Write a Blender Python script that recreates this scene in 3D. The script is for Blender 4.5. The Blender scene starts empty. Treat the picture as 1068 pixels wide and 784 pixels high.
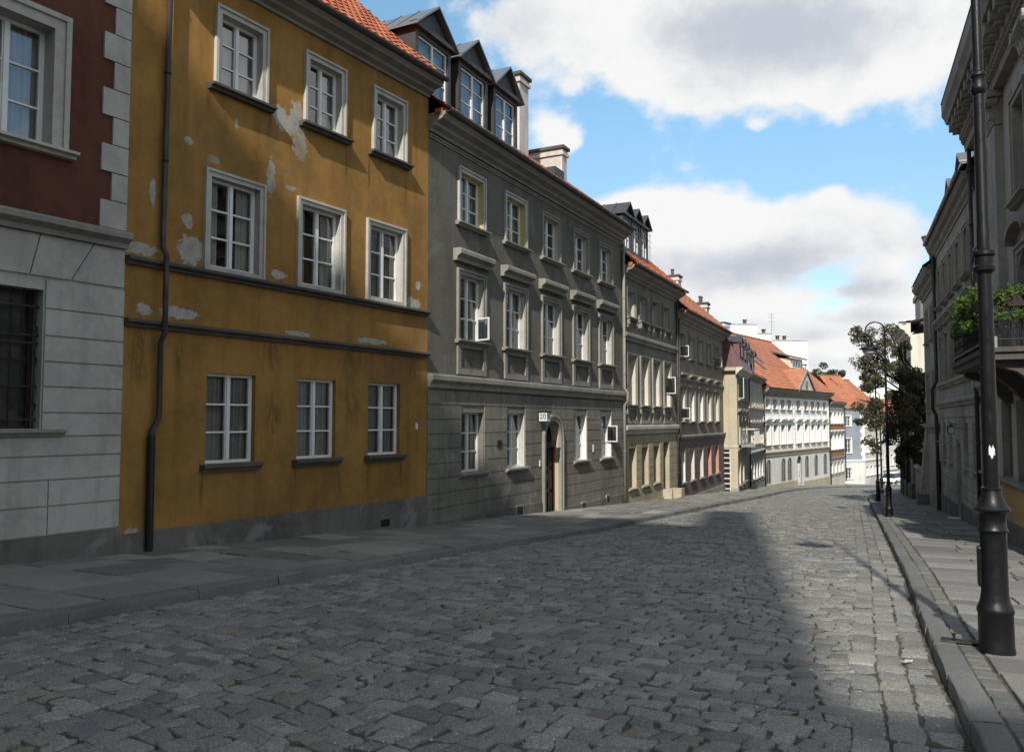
import bpy, bmesh, math, random
from mathutils import Vector, Matrix, noise as mnoise
random.seed(7)
R_ = math.radians
sc = bpy.context.scene
col = sc.collection

# ------------------------------------------------------------------ materials
def new_mat(name):
    m = bpy.data.materials.new(name); m.use_nodes = True
    nt = m.node_tree; nt.nodes.clear()
    out = nt.nodes.new('ShaderNodeOutputMaterial')
    b = nt.nodes.new('ShaderNodeBsdfPrincipled')
    nt.links.new(b.outputs[0], out.inputs[0])
    return m, nt, b, out

def N(nt, typ, **kw):
    n = nt.nodes.new(typ)
    for k, v in kw.items():
        if k.startswith('i_'):
            n.inputs[int(k[2:])].default_value = v
        else:
            setattr(n, k, v)
    return n

def noise(nt, vec, scale, detail=4, rough=.6, dist=0):
    n = nt.nodes.new('ShaderNodeTexNoise')
    n.inputs['Scale'].default_value = scale; n.inputs['Detail'].default_value = detail
    n.inputs['Roughness'].default_value = rough; n.inputs['Distortion'].default_value = dist
    if vec: nt.links.new(vec, n.inputs['Vector'])
    return n.outputs[0]

def ramp(nt, fac, a, b, lo=0., hi=1.):
    n = nt.nodes.new('ShaderNodeMapRange'); n.clamp = True
    n.interpolation_type = 'SMOOTHSTEP'
    n.inputs[1].default_value = a; n.inputs[2].default_value = b
    n.inputs[3].default_value = lo; n.inputs[4].default_value = hi
    nt.links.new(fac, n.inputs[0]); return n.outputs[0]

def mix(nt, fac, a, b, mode='MIX'):
    n = nt.nodes.new('ShaderNodeMix'); n.data_type = 'RGBA'; n.blend_type = mode
    for s, v in ((0, fac), (6, a), (7, b)):
        if isinstance(v, (int, float)): n.inputs[s].default_value = v
        elif isinstance(v, tuple): n.inputs[s].default_value = (*v[:3], 1)
        else: nt.links.new(v, n.inputs[s])
    return n.outputs[2]

def math_(nt, op, a, b=None, c=None):
    n = nt.nodes.new('ShaderNodeMath'); n.operation = op
    for i, v in enumerate((a, b, c)):
        if v is None: continue
        if isinstance(v, (int, float)): n.inputs[i].default_value = v
        else: nt.links.new(v, n.inputs[i])
    return n.outputs[0]

def objco(nt):
    return nt.nodes.new('ShaderNodeTexCoord').outputs['Object']

def scaled(nt, vec, s):
    n = nt.nodes.new('ShaderNodeMapping'); n.inputs['Scale'].default_value = s
    nt.links.new(vec, n.inputs['Vector']); return n.outputs[0]

def bump(nt, b, h, strength=.3, dist=.01):
    n = nt.nodes.new('ShaderNodeBump'); n.inputs['Strength'].default_value = strength
    n.inputs['Distance'].default_value = dist
    nt.links.new(h, n.inputs['Height']); nt.links.new(n.outputs[0], b.inputs['Normal'])

def dim(c, k): return tuple(min(1, x*k) for x in c)

def plaster(name, base, stain=.35, streak=.25, patches=None, patch_col=(.34,.33,.30), bumpy=.35, blotch=None, grime=None, drips=None):
    """weathered render; patches = (u, z, half width, half height) of fallen top coat"""
    m, nt, b, out = new_mat(name)
    co = objco(nt)
    n1 = noise(nt, co, .55, 6, .65)
    n2 = noise(nt, scaled(nt, co, (2.2, 2.2, .16)), 1.6, 5, .6)
    n3 = noise(nt, co, 7, 5, .7)
    c = mix(nt, ramp(nt, n1, .38, .68), base, dim(base, 1-stain))
    c = mix(nt, ramp(nt, n2, .45, .75, 0, streak), c, dim(base, .42))
    c = mix(nt, ramp(nt, n3, .3, .75, 0, .3), c, dim(base, 1.25))
    if blotch:
        n4 = noise(nt, co, 1.3, 6, .7, .4)
        c = mix(nt, ramp(nt, n4, .52, .66, 0, .55), c, blotch)
    if drips:
        sep = nt.nodes.new('ShaderNodeSeparateXYZ'); nt.links.new(co, sep.inputs[0]); tot = None
        for (u, z, ru, rz) in drips:
            dx = math_(nt, 'MULTIPLY', math_(nt, 'SUBTRACT', sep.outputs[0], u), 1/ru)
            dz = math_(nt, 'MULTIPLY', math_(nt, 'SUBTRACT', sep.outputs[2], z), 1/rz)
            d = math_(nt, 'EXPONENT', math_(nt, 'MULTIPLY', math_(nt, 'ADD', math_(nt, 'MULTIPLY', dx, dx), math_(nt, 'MULTIPLY', dz, dz)), -1.))
            tot = d if tot is None else math_(nt, 'ADD', tot, d)
        nd = noise(nt, scaled(nt, co, (6, 6, 1.2)), 1.5, 5, .7)
        c = mix(nt, ramp(nt, math_(nt, 'MULTIPLY', tot, ramp(nt, nd, .3, .65)), .05, .9, 0, .75), c, dim(base, .36))
    if patches:
        sep = nt.nodes.new('ShaderNodeSeparateXYZ'); nt.links.new(co, sep.inputs[0])
        best = None
        for (u, z, ru, rz) in patches:
            dx = math_(nt, 'MULTIPLY', math_(nt, 'SUBTRACT', sep.outputs[0], u), 1/ru)
            dz = math_(nt, 'MULTIPLY', math_(nt, 'SUBTRACT', sep.outputs[2], z), 1/rz)
            d = math_(nt, 'SQRT', math_(nt, 'ADD', math_(nt, 'MULTIPLY', dx, dx), math_(nt, 'MULTIPLY', dz, dz)))
            best = d if best is None else math_(nt, 'MINIMUM', best, d)
        nn = noise(nt, co, 5.5, 5, .7, .3)
        best = math_(nt, 'ADD', best, math_(nt, 'MULTIPLY', math_(nt, 'SUBTRACT', nn, .5), 2.4))
        f = ramp(nt, best, 1.0, .78)
        pc = mix(nt, ramp(nt, n3, .3, .7), patch_col, dim(patch_col, .72))
        c = mix(nt, f, c, pc)
    if grime:
        n5 = noise(nt, scaled(nt, co, (1, 1, .55)), .75, 6, .72, .6)
        c = mix(nt, ramp(nt, n5, .5, .68, 0, .6), c, grime)
    nt.links.new(c, b.inputs['Base Color'])
    b.inputs['Roughness'].default_value = .92
    b.inputs['Specular IOR Level'].default_value = .15
    nb = noise(nt, co, 38, 6, .7)
    nb2 = noise(nt, co, 4, 4, .6)
    bump(nt, b, math_(nt, 'ADD', nb, math_(nt, 'MULTIPLY', nb2, 1.5)), bumpy, .008)
    return m

def leaf_mat(name, base, back, scale):
    m, nt, b, out = new_mat(name)
    co = objco(nt)
    c = mix(nt, ramp(nt, noise(nt, co, scale, 4, .7), .35, .68), base, back)
    nt.links.new(c, b.inputs['Base Color']); b.inputs['Roughness'].default_value = .6; b.inputs['Specular IOR Level'].default_value = .25
    t = nt.nodes.new('ShaderNodeBsdfTranslucent'); nt.links.new(mix(nt, 1, c, (1.3,1.5,.8), 'MULTIPLY'), t.inputs[0])
    mx = nt.nodes.new('ShaderNodeMixShader'); mx.inputs[0].default_value = .35
    nt.links.new(b.outputs[0], mx.inputs[1]); nt.links.new(t.outputs[0], mx.inputs[2]); nt.links.new(mx.outputs[0], out.inputs[0])
    return m

def simple(name, base, rough=.6, var=.25, metal=0., scale=6., spec=.3, bstr=.15, bscale=30):
    m, nt, b, out = new_mat(name)
    co = objco(nt)
    n1 = noise(nt, co, scale, 5, .65)
    c = mix(nt, ramp(nt, n1, .35, .7), base, dim(base, 1-var))
    nt.links.new(c, b.inputs['Base Color'])
    nt.links.new(ramp(nt, n1, .3, .7, max(.05, rough-.12), min(1, rough+.1)), b.inputs['Roughness'])
    b.inputs['Metallic'].default_value = metal
    b.inputs['Specular IOR Level'].default_value = spec
    if bstr: bump(nt, b, noise(nt, co, bscale, 4, .6), bstr, .006)
    return m

def attr_stone(name, rough=.75, grain=160, spec=.35, gdark=.72, dirt=(.05,.048,.04)):
    """stone whose own colour comes from the per-stone attribute, plus mineral grain"""
    m, nt, b, out = new_mat(name)
    at = nt.nodes.new('ShaderNodeAttribute'); at.attribute_name = 'tone'
    co = objco(nt)
    g = noise(nt, co, grain, 3, .8)
    g2 = noise(nt, co, 22, 5, .75)
    g3 = noise(nt, co, 1.1, 4, .6)
    c = mix(nt, ramp(nt, g, .36, .6), at.outputs['Color'], mix(nt, 1, at.outputs['Color'], (gdark,)*3, 'MULTIPLY'))
    c = mix(nt, ramp(nt, g2, .48, .68, 0, .75), c, mix(nt, 1, c, (1.5,1.46,1.36), 'MULTIPLY'))
    c = mix(nt, ramp(nt, g3, .5, .75, 0, .35), c, dirt)
    nt.links.new(c, b.inputs['Base Color'])
    nt.links.new(ramp(nt, g2, .3, .7, rough-.15, rough+.12), b.inputs['Roughness'])
    b.inputs['Specular IOR Level'].default_value = spec
    bump(nt, b, math_(nt, 'ADD', math_(nt, 'MULTIPLY', g, .8), g2), .8, .010)
    return m

def tile_mat(name, base, dark, moss=(.10,.08,.05)):
    m, nt, b, out = new_mat(name)
    co = objco(nt)
    v = nt.nodes.new('ShaderNodeTexVoronoi'); v.inputs['Scale'].default_value = 3.6
    nt.links.new(co, v.inputs['Vector'])
    sepc = nt.nodes.new('ShaderNodeSeparateColor'); nt.links.new(v.outputs['Color'], sepc.inputs[0])
    c = mix(nt, sepc.outputs[0], base, dark)
    n1 = noise(nt, co, .9, 6, .7)
    c = mix(nt, ramp(nt, n1, .52, .75, 0, .6), c, moss)
    nt.links.new(c, b.inputs['Base Color']); b.inputs['Roughness'].default_value = .8
    bump(nt, b, noise(nt, co, 30, 4), .3, .01)
    return m

def glass_mat():
    m = bpy.data.materials.new('window_glass'); m.use_nodes = True
    nt = m.node_tree; nt.nodes.clear()
    out = nt.nodes.new('ShaderNodeOutputMaterial')
    mx = nt.nodes.new('ShaderNodeMixShader'); t = nt.nodes.new('ShaderNodeBsdfTransparent')
    g = nt.nodes.new('ShaderNodeBsdfGlossy'); g.inputs['Roughness'].default_value = .02
    g.inputs['Color'].default_value = (.95,.97,1,1)
    t.inputs['Color'].default_value = (.84,.87,.87,1)
    f = nt.nodes.new('ShaderNodeFresnel'); f.inputs[0].default_value = 1.55
    co = objco(nt)
    bp = nt.nodes.new('ShaderNodeBump'); bp.inputs['Strength'].default_value = .12; bp.inputs['Distance'].default_value = .02
    nt.links.new(noise(nt, co, 1.7, 2, .4), bp.inputs['Height'])
    nt.links.new(bp.outputs[0], g.inputs['Normal'])
    nt.links.new(ramp(nt, f.outputs[0], .0, .9, .15, 1), mx.inputs[0])
    nt.links.new(t.outputs[0], mx.inputs[1]); nt.links.new(g.outputs[0], mx.inputs[2])
    nt.links.new(mx.outputs[0], out.inputs[0])
    return m

YD = [(1.25,6.75,.05,.35),(2.5,6.7,.06,.5),(3.2,6.6,.05,.4),(4.4,6.6,.06,.5),(5.05,6.5,.04,.4),(6.2,6.5,.05,.4),(1.25,.55,.05,.35),(2.4,.5,.06,.4),(3.2,.55,.04,.3),(4.3,.5,.05,.4),(5.1,.55,.05,.3),(6.1,.5,.05,.35),(.8,2.7,.1,.5),(2.6,2.75,.3,.3),(4.6,2.75,.35,.3),(6.5,2.7,.2,.5),(.15,2.6,.2,.6),(2.7,1.6,.25,.6),(4.6,1.9,.3,.5)]
YP = [(2.95,6.86,.32,.2),(3.2,6.55,.18,.3),(2.72,6.98,.2,.14),(3.1,7.1,.14,.3),(2.55,5.8,.1,.34),(1.34,5.78,.13,.07),(.9,5.95,.12,.07),(.98,4.24,.26,.24),(.92,4.7,.1,.12),
      (.12,4.12,.3,.1),(6.5,4.1,.27,.13),(.78,3.24,.34,.1),(.22,3.24,.18,.09),(2.75,4.14,.17,.08),(3.02,5.72,.14,.05),(.3,5.0,.05,.2),
      (5.2,3.18,.5,.06),(3.2,3.16,.3,.05),(.1,-.05,.12,.14),(6.62,4.5,.1,.1),(1.8,6.5,.04,.1)]
M = {}
M['yellow'] = None
M['red'] = plaster('brick_red_plaster', (.13,.052,.036), .35, .5, blotch=(.10,.042,.032), grime=(.075,.035,.028))
M['white_plaster'] = plaster('grey_white_plaster', (.43,.415,.375), .28, .5, blotch=(.32,.305,.275), grime=(.27,.255,.22))
M['grey'] = plaster('grey_plaster', (.152,.141,.118), .3, .55, blotch=(.215,.205,.18), grime=(.10,.093,.08))
M['greydark'] = plaster('sooty_plaster', (.10,.092,.08), .35, .4)
M['greystone'] = plaster('grey_rustic_plaster', (.205,.191,.158), .35, .6, blotch=(.30,.285,.25), grime=(.12,.113,.097))
M['trim'] = plaster('weathered_trim', (.27,.255,.22), .3, .55)
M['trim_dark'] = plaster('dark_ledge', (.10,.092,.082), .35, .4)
M['trim_pale'] = plaster('pale_window_trim', (.46,.44,.39), .28, .45)
M['cream'] = plaster('cream_stone', (.43,.375,.27), .2, .4)
M['creampale'] = plaster('pale_cream_plaster', (.60,.56,.47), .18, .3)
M['yellowjamb'] = plaster('yellow_jamb', (.52,.47,.17), .15, .2)
M['grey2'] = plaster('olive_grey_plaster', (.20,.187,.155), .3, .5, blotch=(.26,.245,.21))
M['sand2'] = plaster('sandy_stone', (.36,.315,.22), .25, .4)
M['brown3'] = plaster('taupe_plaster', (.235,.195,.15), .28, .4)
M['purple3'] = plaster('purple_brown_plaster', (.16,.125,.115), .28, .35)
M['beige4'] = plaster('beige_plaster', (.44,.38,.27), .15, .3)
M['grey4'] = plaster('warm_grey_plaster', (.25,.235,.20), .25, .35)
M['grey5'] = plaster('light_grey_plaster', (.36,.355,.345), .2, .3)
M['white'] = plaster('white_plaster', (.80,.79,.755), .1, .25)
M['white_low'] = plaster('white_ground_floor', (.66,.64,.595), .15, .35)
M['blue'] = plaster('dusty_blue_plaster', (.25,.28,.31), .2, .3)
M['russet'] = plaster('russet_plaster', (.30,.16,.09), .2, .3)
M['plinth'] = plaster('cement_plinth', (.15,.145,.13), .45, .5, bumpy=.6, blotch=(.27,.26,.24))
M['plinth_pale'] = plaster('pale_plinth', (.30,.285,.25), .4, .5, blotch=(.18,.17,.15))
M['stone_r'] = plaster('right_grey_stone', (.35,.335,.30), .35, .5, blotch=(.22,.205,.18), grime=(.17,.155,.13))
M['stone_r2'] = plaster('right_warm_stone', (.40,.375,.33), .25, .4)
M['ochre_r'] = plaster('right_ochre_panel', (.42,.28,.13), .25, .35)
M['chimney'] = plaster('whitewashed_chimney', (.55,.53,.49), .35, .6)
M['jamb_white'] = plaster('white_jamb', (.66,.65,.62), .12, .15)
M['jamb_pink'] = plaster('salmon_jamb', (.50,.235,.175), .12, .2)
M['mansard'] = simple('mansard_tin', (.17,.085,.09), .6, .3)
M['tiles'] = tile_mat('clay_tiles', (.42,.125,.05), (.30,.085,.04))
M['tiles2'] = tile_mat('orange_tiles', (.42,.165,.08), (.31,.11,.06), (.16,.10,.065))
M['tilesgrey'] = simple('sheet_roof', (.17,.165,.155), .55, .3)
M['tin'] = simple('dark_tin', (.085,.085,.088), .45, .3, .3)
M['tinlight'] = simple('grey_zinc', (.23,.235,.24), .42, .25, .5)
M['brownmetal'] = simple('brown_dormer_metal', (.062,.054,.05), .5, .25)
M['pipe'] = simple('downpipe_metal', (.060,.052,.048), .5, .4, .2, 4)
M['pipe_black'] = simple('black_pipe', (.018,.018,.019), .42, .4)
M['frame'] = simple('white_window_paint', (.72,.72,.70), .5, .12, 0, 3, .4, .05)
M['frame_cream'] = simple('cream_window_paint', (.62,.60,.52), .5, .12, 0, 3, .4, .05)
M['frame_grey'] = simple('grey_window_paint', (.20,.20,.19), .5, .2, 0, 3, .4, .05)
M['glass'] = glass_mat()
M['dark_glass'] = simple('unlit_glass', (.02,.02,.019), .35, .3, 0, 5, .25, 0)  # near-black colour stands in for an unlit room without sky reflection
M['curtain'] = simple('net_curtain', (.60,.585,.55), .9, .12, 0, 3, .1, 0)
M['curtain_dark'] = simple('dull_curtain', (.44,.425,.39), .9, .2, 0, 3, .1, 0)
M['door_black'] = simple('black_iron_door', (.016,.015,.014), .45, .4)
M['door_red'] = simple('red_door', (.22,.045,.025), .45, .25)
M['door_wood'] = simple('dark_wood_door', (.045,.03,.02), .5, .3)
M['door_white'] = simple('white_door', (.72,.71,.68), .5, .1)
M['iron'] = simple('wrought_iron', (.018,.017,.016), .5, .4)
M['lamp_black'] = simple('black_cast_iron', (.006,.0062,.0068), .42, .35, 0, 9, .3, .12, 60)
M['lamp_glass'] = simple('milky_lamp_glass', (.55,.55,.52), .25, .1, 0, 3, .5, 0)
M['cobble'] = attr_stone('granite_setts', .7, 62, gdark=.5)
M['slab'] = attr_stone('paving_slabs', .82, 80, .25, .72)
M['kerb'] = attr_stone('granite_kerb', .75, 110, .3, .62)
M['joint'] = simple('joint_dirt', (.105,.096,.076), .95, .45, 0, 9, .1, .8, 90)
M['earth'] = simple('packed_earth', (.12,.11,.09), .95, .4, 0, .5, .1, .5, 8)
M['leaf'] = leaf_mat('purple_leaf', (.12,.10,.07), (.085,.09,.045), 3)
M['leaf2'] = leaf_mat('dark_green_leaf', (.05,.075,.03), (.03,.045,.02), 2)
M['leaf_bright'] = leaf_mat('bright_green_leaf', (.11,.165,.03), (.04,.08,.02), 7)
M['grass'] = simple('weed_green', (.065,.085,.022), .7, .5, 0, 5, .2, 0)
M['bark'] = simple('tree_bark', (.05,.042,.034), .9, .4, 0, 9, .2, .8, 25)
M['litter'] = simple('pale_petals', (.50,.48,.44), .8, .2, 0, 3, .2, 0)
M['sticker'] = simple('white_sticker', (.66,.68,.70), .6, .2, 0, 20, .3, 0)
M['sign'] = simple('white_enamel', (.58,.60,.60), .35, .06, 0, 3, .4, 0)
M['sign_text'] = simple('black_lettering', (.02,.025,.05), .4, .1, 0, 3, .3, 0)
M['clay_pot'] = simple('planter', (.05,.035,.028), .8, .3)
M['car_white'] = simple('white_car_paint', (.72,.73,.75), .22, .05, 0, 2, .6, 0)
M['car_grey'] = simple('slate_car_paint', (.10,.13,.16), .22, .1, .3, 2, .6, 0)
M['car_glass'] = simple('car_glass', (.02,.025,.03), .06, .1, 0, 2, .7, 0)
M['tyre'] = simple('tyre_rubber', (.02,.02,.02), .8, .2)
M['rim'] = simple('wheel_rim', (.45,.46,.47), .3, .1, .8)
M['headlight'] = simple('headlight_glass', (.75,.77,.8), .1, .05, 0, 2, .7, 0)
M['steel'] = simple('galvanised_steel', (.4,.41,.42), .4, .2, .7)

# ------------------------------------------------------------------ mesh helper
class MB:
    def __init__(s): s.v = []; s.f = []; s.mk = []; s.tone = None
    def quad(s, pts, mk=None):
        i = len(s.v); s.v += [tuple(p) for p in pts]; s.f.append(tuple(range(i, i+len(pts)))); s.mk.append(mk)
    def box(s, u0, u1, o0, o1, z0, z1, mk=None):
        i = len(s.v)
        s.v += [(u, o, z) for z in (z0, z1) for o in (o0, o1) for u in (u0, u1)]
        for f in ((0,1,3,2),(4,6,7,5),(0,4,5,1),(2,3,7,6),(0,2,6,4),(1,5,7,3)):
            s.f.append(tuple(i+k for k in f)); s.mk.append(mk)
    def prism(s, prof, u0, u1, mk=None):
        i = len(s.v); n = len(prof)
        s.v += [(u0, o, z) for o, z in prof] + [(u1, o, z) for o, z in prof]
        for k in range(n):
            s.f.append((i+k, i+(k+1) % n, i+n+(k+1) % n, i+n+k)); s.mk.append(mk)
        s.f.append(tuple(range(i, i+n))); s.mk.append(mk)
        s.f.append(tuple(range(i+n, i+2*n))[::-1]); s.mk.append(mk)
    def prism_o(s, prof, o0, o1, mk=None):
        """outline given in (u, z), extruded along the outward axis"""
        i = len(s.v); n = len(prof)
        s.v += [(u, o0, z) for u, z in prof] + [(u, o1, z) for u, z in prof]
        for k in range(n):
            s.f.append((i+k, i+(k+1) % n, i+n+(k+1) % n, i+n+k)); s.mk.append(mk)
        s.f.append(tuple(range(i, i+n))); s.mk.append(mk)
        s.f.append(tuple(range(i+n, i+2*n))[::-1]); s.mk.append(mk)
    def tube(s, pts, rad, n=10, mk=None, caps=True):
        pts = [Vector(p) for p in pts]
        if not isinstance(rad, (list, tuple)): rad = [rad]*len(pts)
        i0 = len(s.v); ref = None
        for k, p in enumerate(pts):
            t = (pts[min(k+1, len(pts)-1)] - pts[max(k-1, 0)]).normalized()
            if ref is None:
                ref = Vector((0,0,1)) if abs(t.z) < .9 else Vector((1,0,0))
            a = t.cross(ref).normalized(); ref = a.cross(t).normalized(); b = ref
            for j in range(n):
                an = 2*math.pi*j/n
                s.v.append(tuple(p + (a*math.cos(an)+b*math.sin(an))*rad[k]))
        for k in range(len(pts)-1):
            for j in range(n):
                s.f.append((i0+k*n+j, i0+k*n+(j+1) % n, i0+(k+1)*n+(j+1) % n, i0+(k+1)*n+j)); s.mk.append(mk)
        if caps:
            s.f.append(tuple(i0+j for j in range(n))[::-1]); s.mk.append(mk)
            s.f.append(tuple(i0+(len(pts)-1)*n+j for j in range(n))); s.mk.append(mk)
    def lathe(s, prof, c=(0,0), n=28, mk=None):
        i0 = len(s.v)
        for r, z in prof:
            for j in range(n):
                an = 2*math.pi*j/n
                s.v.append((c[0]+r*math.cos(an), c[1]+r*math.sin(an), z))
        for k in range(len(prof)-1):
            for j in range(n):
                s.f.append((i0+k*n+j, i0+k*n+(j+1) % n, i0+(k+1)*n+(j+1) % n, i0+(k+1)*n+j)); s.mk.append(mk)
        s.f.append(tuple(i0+j for j in range(n))[::-1]); s.mk.append(mk)
        s.f.append(tuple(i0+(len(prof)-1)*n+j for j in range(n))); s.mk.append(mk)
    def build(s, name, mat, parent=None, house=None, smooth=False, recalc=True, label=None, bevel=0):
        me = bpy.data.meshes.new(name)
        if house is not None:
            vs = [(u, -o, z-house.z0) for u, o, z in s.v]
        else: vs = s.v
        me.from_pydata(vs, [], s.f)
        keys = [mat] + sorted({k for k in s.mk if k and k != mat})
        for k in keys: me.materials.append(M[k])
        me.polygons.foreach_set('material_index', [keys.index(k) if k else 0 for k in s.mk])
        if s.tone is not None:
            at = me.color_attributes.new('tone', 'FLOAT_COLOR', 'POINT')
            flat = []
            for t in s.tone: flat += [t[0], t[1], t[2], 1]
            at.data.foreach_set('color', flat)
        if recalc:
            bm = bmesh.new(); bm.from_mesh(me)
            if smooth: bmesh.ops.remove_doubles(bm, verts=bm.verts, dist=1e-4)
            bmesh.ops.recalc_face_normals(bm, faces=bm.faces); bm.to_mesh(me); bm.free()
        if smooth:
            me.polygons.foreach_set('use_smooth', [True]*len(me.polygons))
        o = bpy.data.objects.new(name, me); col.objects.link(o)
        if bevel:
            bv = o.modifiers.new('edge', 'BEVEL'); bv.width = bevel; bv.segments = 2; bv.limit_method = 'ANGLE'
        if parent is not None: o.parent = parent
        if label: o['label'] = label
        return o

def empty(name, loc, rz, label, cat, group=None):
    o = bpy.data.objects.new(name, None); col.objects.link(o)
    o.empty_display_size = .3
    o.location = loc; o.rotation_euler = (0, 0, rz)
    o['label'] = label; o['category'] = cat
    if group: o['group'] = group
    return o

# ------------------------------------------------------------------ terrain
SX, SY = math.sin(R_(27)), math.cos(R_(27))
def gz(x, y):
    s = SX*x + SY*y
    if s < 0: return -.049*s
    if s < 80: return -(.049*s + .00006*s*s)
    return -(4.304 + .0586*(s-80))
PAVE = .12

# ------------------------------------------------------------------ houses
class House:
    def __init__(s, name, label, o, ang, L, zt, D, wall, zb=None, rev=False, cat='house', group='houses along the street'):
        a = R_(ang); s.d = (math.sin(a), math.cos(a))
        if rev: s.d = (-s.d[0], -s.d[1])
        s.L = L; s.zt = zt; s.D = D; s.wallmat = wall
        e = (o[0]+s.d[0]*L, o[1]+s.d[1]*L)
        s.z0 = min(gz(*o), gz(*e)) + PAVE - .02
        s.zb = s.z0 - .5
        s.root = empty(name, (o[0], o[1], s.z0), math.atan2(s.d[1], s.d[0]), label, cat, group)
        s.mb = MB(); s.op = []; s.o = o
    def world(s, u, o, z=0):
        n = (s.d[1], -s.d[0])
        return (s.o[0]+s.d[0]*u+n[0]*o, s.o[1]+s.d[1]*u+n[1]*o, z)
    def opening(s, u0, u1, z0, z1, r=.2, mk=None, arch=0.):
        s.op.append((u0, u1, z0, z1, r, mk, arch))
    def finish_wall(s, zones, ridge=None, gable=True):
        """zones: (ztop, material) from below; front wall with holes, reveals, sides and back"""
        mb = s.mb
        us = sorted({0., s.L} | {o[0] for o in s.op} | {o[1] for o in s.op})
        zs = sorted({s.zb, s.zt} | {o[2] for o in s.op} | {o[3] for o in s.op} | {z for z, _ in zones if s.zb < z < s.zt})
        for a, b in zip(us, us[1:]):
            if b-a < 1e-5: continue
            for c, d in zip(zs, zs[1:]):
                if d-c < 1e-5: continue
                um, zm = (a+b)/2, (c+d)/2
                if any(o[0] < um < o[1] and o[2] < zm < o[3] for o in s.op): continue
                mk = next(m for z, m in zones if zm < z)
                mb.quad([(a,0,c),(b,0,c),(b,0,d),(a,0,d)], mk)
        for (u0, u1, z0, z1, r, mk, arch) in s.op:
            wm = mk or next(m for z, m in zones if (z0+z1)/2 < z)
            face = next(m for z, m in zones if (z0+z1)/2 < z)
            zsp = z1 - arch
            mb.quad([(u0,0,z0),(u0,0,zsp),(u0,-r,zsp),(u0,-r,z0)], wm)
            mb.quad([(u1,0,z0),(u1,-r,z0),(u1,-r,zsp),(u1,0,zsp)], wm)
            mb.quad([(u0,0,z0),(u0,-r,z0),(u1,-r,z0),(u1,0,z0)], wm)
            if not arch:
                mb.quad([(u0,0,z1),(u1,0,z1),(u1,-r,z1),(u0,-r,z1)], wm)
            else:
                K = 14; hw = (u1-u0)/2; uc = (u0+u1)/2
                pts = [(uc-hw*math.cos(math.pi*k/K), zsp+arch*math.sin(math.pi*k/K)) for k in range(K+1)]
                for p, q in zip(pts, pts[1:]):
                    mb.quad([(p[0],0,p[1]),(q[0],0,q[1]),(q[0],-r,q[1]),(p[0],-r,p[1])], wm)
                    mb.quad([(p[0],0,p[1]),(p[0],0,z1),(q[0],0,z1),(q[0],0,q[1])], face)
        D = s.D
        if ridge is None: ridge = s.zt
        for u in (0., s.L):
            prev = s.zb
            for z, m in zones:
                t = min(z, s.zt)
                if t > prev:
                    mb.quad([(u,0,prev),(u,-D,prev),(u,-D,t),(u,0,t)], m); prev = t
            if gable and ridge > s.zt:
                mb.quad([(u,0,s.zt),(u,-D,s.zt),(u,-D/2,ridge)], zones[-1][1])
        mb.quad([(0,-D,s.zb),(s.L,-D,s.zb),(s.L,-D,s.zt),(0,-D,s.zt)], zones[-1][1])
        mb.quad([(0,0,s.zt-.01),(s.L,0,s.zt-.01),(s.L,-D,s.zt-.01),(0,-D,s.zt-.01)], zones[-1][1])
        w = mb.build('wall', s.wallmat, s.root, s, recalc=False)
        return w
    def part(s, name, mb, mat, parent=None, **kw):
        return mb.build(name, mat, parent or s.root, s, **kw)

def stepped(z0, z1, out):
    h = z1-z0
    return [(-.02,z0),(.12*out,z0),(.16*out,z0+.16*h),(.4*out,z0+.3*h),(.45*out,z0+.45*h),(.5*out,z0+.5*h),
            (.82*out,z0+.62*h),(.88*out,z0+.72*h),(out,z0+.84*h),(out,z1),(-.02,z1)]
def ledge(z0, z1, out):
    h = z1-z0
    return [(-.02,z0),(.45*out,z0),(.5*out,z0+.3*h),(.8*out,z0+.45*h),(out,z0+.55*h),(out,z0+.85*h),(.9*out,z1-.005),(-.02,z1)]

def cornice(h, z0, z1, out, mat='trim', u0=None, u1=None, name='cornice', prof=None):
    mb = MB(); mb.prism((prof or stepped)(z0, z1, out), -.02 if u0 is None else u0, h.L+.0 if u1 is None else u1)
    return h.part(name, mb, mat)

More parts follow.
